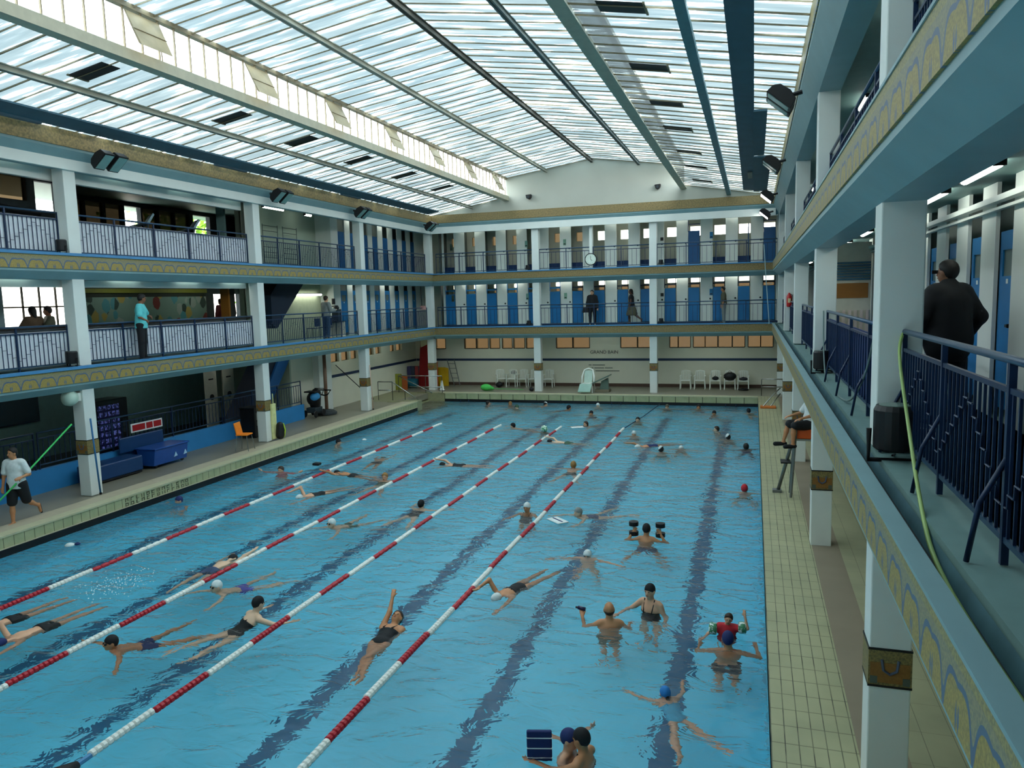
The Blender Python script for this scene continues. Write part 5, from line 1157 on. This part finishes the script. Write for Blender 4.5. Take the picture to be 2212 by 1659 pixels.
# stair rails
def stair_rail(pts_list, posts, label, loc):
    t = thing('stair_rail', loc, label, 'handrail')
    for p in pts_list: MB().tube(p, .024, 8).build('rail_tube', CHROME, t, smooth=True)
    for a, b in posts: MB().tube([a, b], .018, 6).build('post', mat('dark_steel', (70, 70, 60), .4), t)
    return t
stair_rail([[(-.9, 0, .86), (-.15, 0, .86), (1.2, .0, .0)], [(-.9, .0, .45), (-.25, 0, .45)]], [((-.15, 0, -.03), (-.15, 0, .86)), ((-.9, 0, -.03), (-.9, 0, .86)), ((.5, 0, -.2), (.5, 0, .42))], 'steel handrail going down the far left corner steps, nearer one', (-16.35, 32.2, 0))
stair_rail([[(-.1, 0, .86), (1.75, 0, .0)], [(-.1, 0, .86), (2.3, .0, .86)], [(.5, 0, .3), (2.3, 0, .3)]], [((2.3, 0, 0), (2.3, 0, .86)), ((-.1, 0, 0), (-.1, 0, .86)), ((1.4, 0, 0), (1.4, 0, .86))], 'steel handrail going down the far left corner steps, farther one', (-17.4, 34.9, 0))
stair_rail([[(0, 0, .75), (1.2, 0, .75)], [(0, 0, .4), (1.2, 0, .4)], [(-.02, -3.9, .02), (.45, -3.2, .5), (.7, -2.9, .7)], [(.25, -3.9, .0), (.7, -3.1, .5)]], [((0, 0, 0), (0, 0, .75)), ((1.2, 0, 0), (1.2, 0, .75))], 'steel handrails at the far right corner of the pool', (.15, 35.5, 0))
t = thing('orange_step', (.37, 31.7, 0), 'small orange floor block at the foot of the far right handrail', 'step'); MB().box(-.3, .3, -.15, .15, 0, .09).build('block', mat('orange_block', (208, 116, 50)), t, bevel=.02)
# pool wall ladders recessed below the far edge
for i, x in enumerate((-13.9, -6.3, -1.15)):
    t = thing('pool_ladder', (x, 34.86, WZ), 'dark recessed pool ladder below the far edge, %s' % ('left', 'centre', 'right')[i], 'ladder')
    for k in range(4): MB().tube([(-.22, 0, -.2-.28*k), (.22, 0, -.2-.28*k)], .02, 6).build('rung', NAVY, t)
    for s in (-1, 1): MB().tube([(s*.22, 0, .1), (s*.22, 0, -1.15)], .02, 6).build('rail', NAVY, t)
# lettering
DP = mat('dark_print_black', (30, 32, 30))
t = thing('wall_lettering', (-7.53, 38.48, 1.76), 'dark capital letters GRAND BAIN painted on the back wall', 'lettering'); text_obj('GRAND BAIN', .24, (0, 0, 0), (PI/2, 0, 0), DP, t, 'letters'); MB().box(-.01, .01, -.002, 0, .14, .16).build('fixing', DP, t)
t = thing('wall_lettering', (-7.6, 38.48, .95), 'three thin lines of faded small print under the blue stripe', 'lettering')
for x0, x1, z in ((-.75, -.6, .15), (-.55, .1, .15), (-.6, -.5, -.0), (-.45, .05, 0), (.1, .5, 0), (-.4, .85, -.15)): MB().box(x0, x1, -.003, .0, z-.018, z+.018).build('text_line', mat('faded_print', (84, 92, 84)), t)
t = thing('edge_lettering', (-14.995, 13.4, -.145), 'worn dark two-line lettering on the left pool lip beside the navy-capped person', 'lettering')
rr = random.Random(5); q = MB()
for r_ in (0, 1):
    for k in range(13):
        y = 1.1+.175*k; q = MB(); q.box(.001, .004, y, y+.015, -.09+.11*r_, -.01+.11*r_)
        if rr.random() > .3: q.box(.001, .004, y, y+.09, -.025+.11*r_, -.01+.11*r_)
        if rr.random() > .5: q.box(.001, .004, y+.08, y+.095, -.09+.11*r_, -.01+.11*r_)
        if rr.random() > .4: q.box(.001, .004, y, y+.09, -.09+.11*r_, -.078+.11*r_)
        q.build('letter', mat('letter_dark', (66, 66, 50)), t)
# clock
t = thing('wall_clock', (-7.6, 35.78, 6.38), 'round white clock with black rim on the second gallery fascia of the back wall', 'clock')
MB().lathe([(.29, -.04), (.29, .03)], seg=32, axis='y').build('rim', BLACK, t); MB().lathe([(.25, -.046), (.25, -.04)], seg=32, axis='y').build('dial', mat('clock_face', (214, 224, 212)), t)
MB().box(-.008, .008, -.054, -.047, -.02, .15).build('minute_hand', BLACK, t); MB().tube([(0, -.05, 0), (.08, -.05, -.07)], .008, 5).build('hour_hand', BLACK, t)
for k in range(12): a = k*PI/6; MB().box(.21*math.sin(a)-.006, .21*math.sin(a)+.006, -.052, -.047, .21*math.cos(a)-.012, .21*math.cos(a)+.012).build('hour_mark', BLACK, t)
MB().box(-.02, .02, 0, .3, -.02, .02).build('mount', BLACK, t)
for x, z, lb in ((-10.67, 9.5, 'left'), (-4.48, 9.56, 'right')):
    t = thing('loudspeaker', (x, 36.05, z), 'small black loudspeaker on the back gable, %s one' % lb, 'loudspeaker'); MB().prism([(-.14, .1), (.14, .12), (.12, -.02), (.02, -.12), (-.1, -.06)], 1, -.12, .1).build('cabinet', BLACK, t, bevel=.02); MB().lathe([(.06, -.13), (.06, -.12)], seg=12, axis='y').build('cone', DARK, t)
# cabin wall bits: coat hooks and small boxes between the back doors
for lv, z in ((0, Z1+1.15), (1, Z2+1.1)):
    for i, e in enumerate(cab_e[1:]):
        x = e-.1
        t = thing('wall_bracket', (x, 37.38, z), 'small black hook fixture between the %s gallery doors at the back' % ('first' if lv == 0 else 'second'), 'fixture', 'hook fixtures between the back doors, %s gallery' % ('first' if lv == 0 else 'second'))
        MB().lathe([(.035, -.04), (.045, 0), (.04, .02)], seg=8, axis='y').build('hook', BLACK, t)
    for x, c, h_ in ((-15.1, (60, 80, 70), .34), (-11.0, (120, 160, 150), .32), (-9.0, (130, 170, 150), .3), (-1.9, (40, 120, 170), .3), (-4.2, (30, 30, 30), .16)):
        t = thing('wall_box', (x-.25, 37.37, z+.16), 'small %s box on the back %s gallery wall at %s' % ({60: 'dark green', 120: 'pale blue', 130: 'mint', 40: 'blue', 30: 'black'}[c[0]], ('first', 'second')[lv], 'the left' if x < -10 else 'the right' if x > -5 else 'the centre'), 'box'); MB().box(-.07, .07, 0, .03, 0, h_).build('box_body', mat('box_%d' % c[0], c), t); MB().box(-.05, .05, -.004, 0, h_*.15, h_*.3).build('slot', BLACK, t)
# ================================================================ PROPS, LEFT DECK
t = thing('bar_stool_chair', (-15.8, 20.25, 0), 'orange plastic chair on thin metal legs by the second left column', 'chair', rz=PI/2+.2)
OR = mat('orange_shell', (236, 132, 32), .4)
MB().box(-.21, .21, -.2, .2, .50, .54).build('seat', OR, t, bevel=.02); MB().prism([(.17, .52), (.25, .9), (.22, .91), (.14, .54)], 0, -.21, .21).build('backrest', OR, t, bevel=.01)
for sx in (-1, 1):
    for sy in (-1, 1): MB().tube([(sx*.17, sy*.16, .5), (sx*.23, sy*.22, 0)], .012, 6).build('leg', GM, t)
t = thing('padded_bench', (-17.12, 15.85, 0), 'low navy padded bench along the left plinth, right of the first column', 'bench')
NV = mat('navy_vinyl', (20, 58, 104), .35); MB().box(-.3, .3, -.5, 1.2, .05, .48).build('cushion', NV, t, bevel=.04); MB().box(-.28, .28, -.45, 1.15, 0, .05).build('base', BLACK, t); MB().box(-.36, -.3, 1.0, 2.7, .5, .95).build('back_pad', NV, t, bevel=.03)
t = thing('storage_trolley', (-17.0, 17.35, 0), 'blue plastic tub trolley with pale corner dents at the end of the bench', 'trolley')
BLP = mat('blue_tub', (34, 80, 156), .35)
q = MB().prism([(-.28, .06), (.26, .06), (.34, .55), (-.34, .55)], 1, 0, 1.35); q.build('tub', BLP, t, bevel=.02); MB().box(-.37, .37, -.03, 1.38, .54, .58).build('rim', BLP, t, bevel=.01)
for y in (.15, 1.2): MB().lathe([(.06, -.02), (.06, .02)], (.2, y, .06), 12, 'x').build('wheel', BLACK, t)
for y in (.75, 1.15): MB().prism([(y, .2), (y+.14, .22), (y+.08, .34)], 0, .31, .33).build('pale_patch', mat('pale_blue_patch', (170, 210, 240)), t)
t = thing('bin', (-17.2, 22.6, 0), 'black bin with grey label panels just left of the second column', 'bin'); MB().box(-.3, .3, -.3, .3, 0, 1.0).build('bin_body', BLACK, t, bevel=.02); MB().box(.3, .31, -.22, .2, .6, .85).build('label_panel', GM, t); MB().box(.3, .31, -.2, .2, .4, .55).build('label_panel', GM, t); MB().box(-.32, .32, -.32, .32, 1.0, 1.05).build('lid', BLACK, t, bevel=.01)
t = thing('backpack', (-15.82, 22.2, 0), 'black backpack with lime green stripe leaning on the second left column', 'backpack')
surf_obj('pack_body', [('c', V(0, 0, .15), V(0, .02, .48), .15, .12)], BLACK, t, .02, .02); MB().tube([(.1, .08, .05), (.15, .1, .3), (.1, .08, .55)], .02, 6).build('lime_stripe', mat('lime', (190, 220, 60)), t); MB().tube([(.02, .16, .05), (.06, .17, .3), (.02, .14, .55)], .015, 6).build('green_stripe', mat('green_strap', (50, 120, 50)), t)
t = thing('towel', (-15.95, 21.98, 0), 'pale yellow cloth hanging down the side of the second left column', 'towel'); MB().box(-.05, .03, -.02, .22, .02, 1.25).build('cloth', mat('pale_yellow_cloth', (214, 214, 150), .8, var=.15), t, bevel=.02); MB().tube([(0, .1, 1.22), (0, .1, 1.6)], .015, 5).build('cord', mat('pale_yellow_cloth', (214, 214, 150)), t)
def pole_on(x, y, z0, z1, m, label, name='pole', tilt=.08):
    t = thing(name, (x, y, z0), label, 'pole'); MB().tube([(0, 0, 0), (-.03, -tilt, z1-z0)], .022, 7).build('pole_tube', m, t, smooth=True); MB().lathe([(.03, 0), (.03, .05)], seg=8).build('end_cap', BLACK, t); return t
pole_on(-15.86, 14.6, 0, 1.95, mat('pole_blue', (34, 100, 150)), 'blue pole leaning on the first left column')
pole_on(-15.9, 29.12, 0, 1.95, mat('pole_cream', (200, 170, 150)), 'pinkish pole leaning on the third left column')
t = thing('wall_lamp', (-16.12, 14.2, 2.5), 'round white lamp on the upper side of the first left column', 'lamp'); MB().lathe([(.05, .16), (.15, .12), (.2, .0), (.17, -.12), (.06, -.17)], seg=20, axis='y').build('globe', mat('lamp_opal', (190, 212, 196), .3), t, smooth=True); MB().box(-.08, .06, .1, .26, -.1, .1).build('bracket', PLW, t)
t = thing('post_with_base', (-17.35, 27.75, 0), 'brown steel post with round clamp on a grey base before the white pier', 'post')
BP = mat('brown_post', (128, 96, 76), .5); MB().tube([(0, 0, .05), (0, 0, 2.65)], .075, 12).build('post_tube', BP, t, smooth=True); MB().lathe([(.42, 0), (.42, .08), (.3, .16), (.1, .2)], seg=20).build('base', mat('base_grey', (56, 62, 64)), t)
MB().tube([(-.25, -.08, 1.02), (-.2, -.2, .85), (0, -.12, .8), (.2, -.2, .85), (.28, -.08, 1.02), (-.25, -.08, 1.02)], .03, 6).build('clamp', BLACK, t)
t = thing('pushchair', (-17.45, 26.95, 0), 'black pushchair with a blue hood standing at the end of the blue plinth', 'pushchair')
surf_obj('seat_pod', [('e', V(0, 0, .75), (.27, .3, .3), np.eye(3)), ('c', V(0, .1, .5), V(0, .2, .95), .22, .2)], BLACK, t, .03, .05)
surf_obj('hood', [('e', V(.1, -.05, .82), (.2, .26, .2), np.eye(3))], mat('hood_blue', (50, 130, 180)), t, .03, .03, [(V(0, 0, .78), V(0, .5, -1)/1.1)])
for x in (-.25, .25):
    for y in (-.28, .3): MB().lathe([(.13, -.02), (.15, 0), (.13, .02)], (x, y, .15), 14, 'x').build('wheel', BLACK, t)
MB().box(-.22, .22, -.25, .3, .18, .4).build('basket', DARK, t, bevel=.03); MB().tube([(-.22, .3, .9), (-.22, .48, 1.12), (.22, .48, 1.12), (.22, .3, .9)], .018, 6).build('push_handle', BLACK, t); MB().box(-.26, .26, -.3, .1, 1.02, 1.08).build('tray', BLACK, t, bevel=.02)
t = thing('leaning_pole', (-17.95, 31.8, 0), 'thin dark pole leaning aslant against the left wall before the third column', 'pole'); MB().tube([(.4, .4, 0), (-.15, -1.9, 1.86)], .02, 6).build('pole_tube', BLACK, t); MB().lathe([(.03, 0), (.03, .06)], (.4, .4, 0), 8).build('foot', DARK, t)
# ================================================================ PROPS, GALLERIES
def stage_light(x, y, z, s, label, rz=0):
    t = thing('wash_light', (x, y, z), label, 'stage light', None, rz)
    MB().lathe([(.14*s, .12*s), (.17*s, .14*s), (.17*s, .46*s), (.15*s, .5*s)], seg=20).build('housing', BLACK, t, smooth=False)
    MB().lathe([(.13*s, .5*s), (.13*s, .505*s)], seg=20).build('lens', mat('lens_grey', (110, 130, 120), .2), t)
    MB().tube([(-.2*s, 0, .3*s), (-.2*s, 0, .03), (.2*s, 0, .03), (.2*s, 0, .3*s)], .018*s+.004, 6).build('yoke', BLACK, t); MB().tube([(0, .1*s, .05), (.06, .3*s, .02), (.02, .55*s, .02)], .01, 5).build('power_cable', BLACK, t); return t
stage_light(.93, 6.95, 3.17, 1.0, 'large black drum stage light on the right ledge at the nearest column')
stage_light(.93, 14.2, 3.17, .85, 'black drum stage light on the right ledge at the second column')
stage_light(-15.95, 14.2, Z1+.02, .8, 'black stage light at the foot of the first left column, first gallery')
stage_light(-15.95, 14.2, Z2+.02, .7, 'black stage light at the foot of the first left column, second gallery')
for i, (x, z, n) in enumerate(((XB[0]-.2, Z1, 'first'), (XB[1]+.55, Z1, 'first'), (XB[0]-.2, Z2, 'second'), (XB[1]+.55, Z2, 'second'))):
    stage_light(x, 36.05, z, .6, 'black stage light by the back %s column foot on the %s gallery' % ('left' if x < -8 else 'right', n))
def cable(name, pts, r, m, label, cat='cable'):
    t = thing(name, pts[0], label, cat); b = Vector(pts[0]); P = [Vector(p)-b for p in pts]; out = []
    for i in range(len(P)-1):
        p0, p1, p2, p3 = P[max(i-1, 0)], P[i], P[i+1], P[min(i+2, len(P)-1)]
        for j in range(8): u = j/8; out.append(.5*((2*p1)+(-p0+p2)*u+(2*p0-5*p1+4*p2-p3)*u*u+(-p0+3*p1-3*p2+p3)*u**3))
    out.append(P[-1]); MB().tube(out, r, 7).build('hose' if 'hose' in label else 'cord', m, t, smooth=True); MB().lathe([(r*1.5, -.02), (r*1.5, .02)], tuple(P[-1]), 8).build('end_fitting', BLACK, t); return t
cable('garden_hose', [(1.15, 7.7, 4.28), (1.05, 7.3, 4.3), (.97, 7.1, 4.1), (.93, 6.4, 3.6), (.83, 5.3, 3.22), (.78, 4.6, 3.10), (.76, 3.6, 3.08), (.78, 2.6, 3.08)], .014, mat('hose_pale_green', (160, 186, 110), .4), 'pale green hose draped over the near rail end and trailing along the ledge', 'hose')
cable('cable', [(.95, 14.3, 4.28), (.93, 13.9, 3.7), (.9, 12.9, 3.2), (.9, 11.2, 3.2), (.93, 10.0, 3.3), (.98, 9.2, 3.7), (1.0, 8.7, 4.2)], .012, mat('cable_grey', (110, 130, 128)), 'pale cable hanging in a loop below the second right railing')
t = thing('mop', (1.22, 8.25, 3.2), 'grey mop handle with a blue grip standing behind the near railing', 'mop')
MB().tube([(.1, -.25, .02), (.02, .05, .95), (-.0, .16, 1.22)], .014, 7).build('handle', GM, t, smooth=True); MB().tube([(-.0, .16, 1.22), (-.015, .22, 1.5)], .02, 8).build('blue_grip', mat('grip_blue', (30, 60, 200), .4), t, smooth=True); surf_obj('mop_head', [('e', V(.1, -.25, .05), (.14, .09, .06), np.eye(3))], PLW, t, .02)
t = thing('fire_extinguisher', (.98, 28.765, Z1+.85), 'red fire extinguisher hung on a far column of the right gallery', 'extinguisher'); MB().lathe([(.06, 0), (.085, .03), (.085, .38), (.04, .46), (.03, .5)], seg=14).build('cylinder', mat('extinguisher_red', (190, 30, 30), .3), t, smooth=True); MB().tube([(0, 0, .48), (.1, 0, .42), (.09, 0, .1)], .012, 5).build('hose', BLACK, t); MB().box(-.05, .05, -.088, -.08, .15, .3).build('label_patch', WARM if False else mat('label_cream', (220, 200, 150)), t)
t = thing('wall_rack', (-17.95, 24.9, Z2), 'dark wire wall rack on the left top gallery, left of two', 'rack')
def rack(t):
    for y in (0, .95): MB().tube([(0, y, .1), (0, y, 1.75)], .012, 5).build('upright', DARK, t)
    for k in range(8): MB().tube([(0, 0, .3+.2*k), (0, .95, .3+.2*k)], .012, 5).build('bar', DARK, t)
rack(t); t = thing('wall_rack', (-17.95, 26.2, Z2), 'dark wire wall rack on the left top gallery, right of two', 'rack'); rack(t)
t = thing('table', (-16.85, 28.0, Z1), 'small table with dark top under a black drinks machine, left first gallery', 'table'); MB().box(-.25, .25, -.35, .4, .62, .65).build('table_top', BLACK, t)
MB().box(-.23, .22, .0, .38, 0, .62).build('side_cabinet', CREAM, t)
for y in (-.32,): MB().tube([(.2, y, 0), (.2, y, .62)], .015, 5).build('leg', BLACK, t)
t = thing('drinks_machine', (-16.85, 28.1, Z1+.65), 'black drinks machine standing on the small table', 'machine'); MB().box(-.15, .15, -.15, .15, 0, .5).build('machine_body', DARK, t, bevel=.02); MB().lathe([(.1, .5), (.12, .55), (.07, .66)], seg=12).build('bean_hopper', BLACK, t)
for k, (y, lb) in enumerate(((26.3, 'left'), (27.2, 'right'))):
    t = thing('folding_chair', (-16.85, y, Z1), 'steel framed chair behind the left first gallery rail, %s of two' % lb, 'chair'); MB().box(-.2, .2, -.2, .2, .42, .45).build('seat', NAVY, t); MB().box(.16, .19, -.2, .2, .5, .82).build('backrest', NAVY, t)
    for sx in (-1, 1):
        for sy in (-1, 1): MB().tube([(sx*.18, sy*.19, .0), (sx*.18, sy*.19, .45)], .013, 5).build('leg', CHROME, t)
t = thing('wall_phone', (-17.4, 28.75, Z1+1.35), 'small black device on the wall beside the first left cabin door', 'device'); MB().box(0, .08, -.08, .08, 0, .25).build('device_body', BLACK, t, bevel=.01); MB().box(0, .16, -.1, .12, -.1, -.06).build('shelf', BLACK, t)
t = thing('pink_box', (-16.3, 35.6, Z1+.95), 'small pinkish box on the railing at the far left corner', 'box'); MB().box(-.1, .12, -.1, .14, 0, .2).build('box_body', mat('pinkish', (176, 130, 124)), t, bevel=.01); MB().tube([(-.05, 0, .2), (-.08, 0, 1.6)], .025, 6).build('down_pipe', BLACK, t)
t = thing('drain_pipe', (.35, 35.7, Z1-.02), 'thin pale pipe rising past the far right gallery corner', 'pipe'); MB().tube([(.1, 0, 0), (-.05, 0, 1.9), (-.12, 0, 2.9), (-.16, 0, 3.5)], .02, 6).build('pipe_tube', mat('pale_pipe', (170, 196, 200)), t); MB().tube([(-.02, 0, 1.75), (.2, .1, 1.8)], .015, 5).build('pipe_clip', mat('pale_pipe', (170, 196, 200)), t)
t = MB(); rr = random.Random(9)
for i in range(260):
    x = -11.5+rr.gauss(0, .28)+.25*rr.random(); y = 10.6+rr.gauss(0, .4); z = WZ+.01+abs(rr.gauss(0, .035)); r = rr.uniform(.004, .016); t.lathe([(r*.3, -r*.6), (r, 0), (r*.3, r*.6)], (x, y, z), 5)
o = t.build('splash', mat('splash_white', (226, 240, 244), .2), None); o['kind'] = 'stuff'; o['label'] = 'white water splash behind the kicking feet at the first rope'; o['category'] = 'splash'
# near end gallery round the viewer
ST('floor_near_gallery', MB().box(-16.5, 3.4, YN, .5, 2.9, 3.2), TEAL); ST('ceiling_near_gallery', MB().box(-16.5, 3.4, YN, .5, 5.6, 5.95), TEAL); ST('ceiling_near_upper', MB().box(-16.5, 3.4, YN, .5, 8.3, 8.85), TEAL)
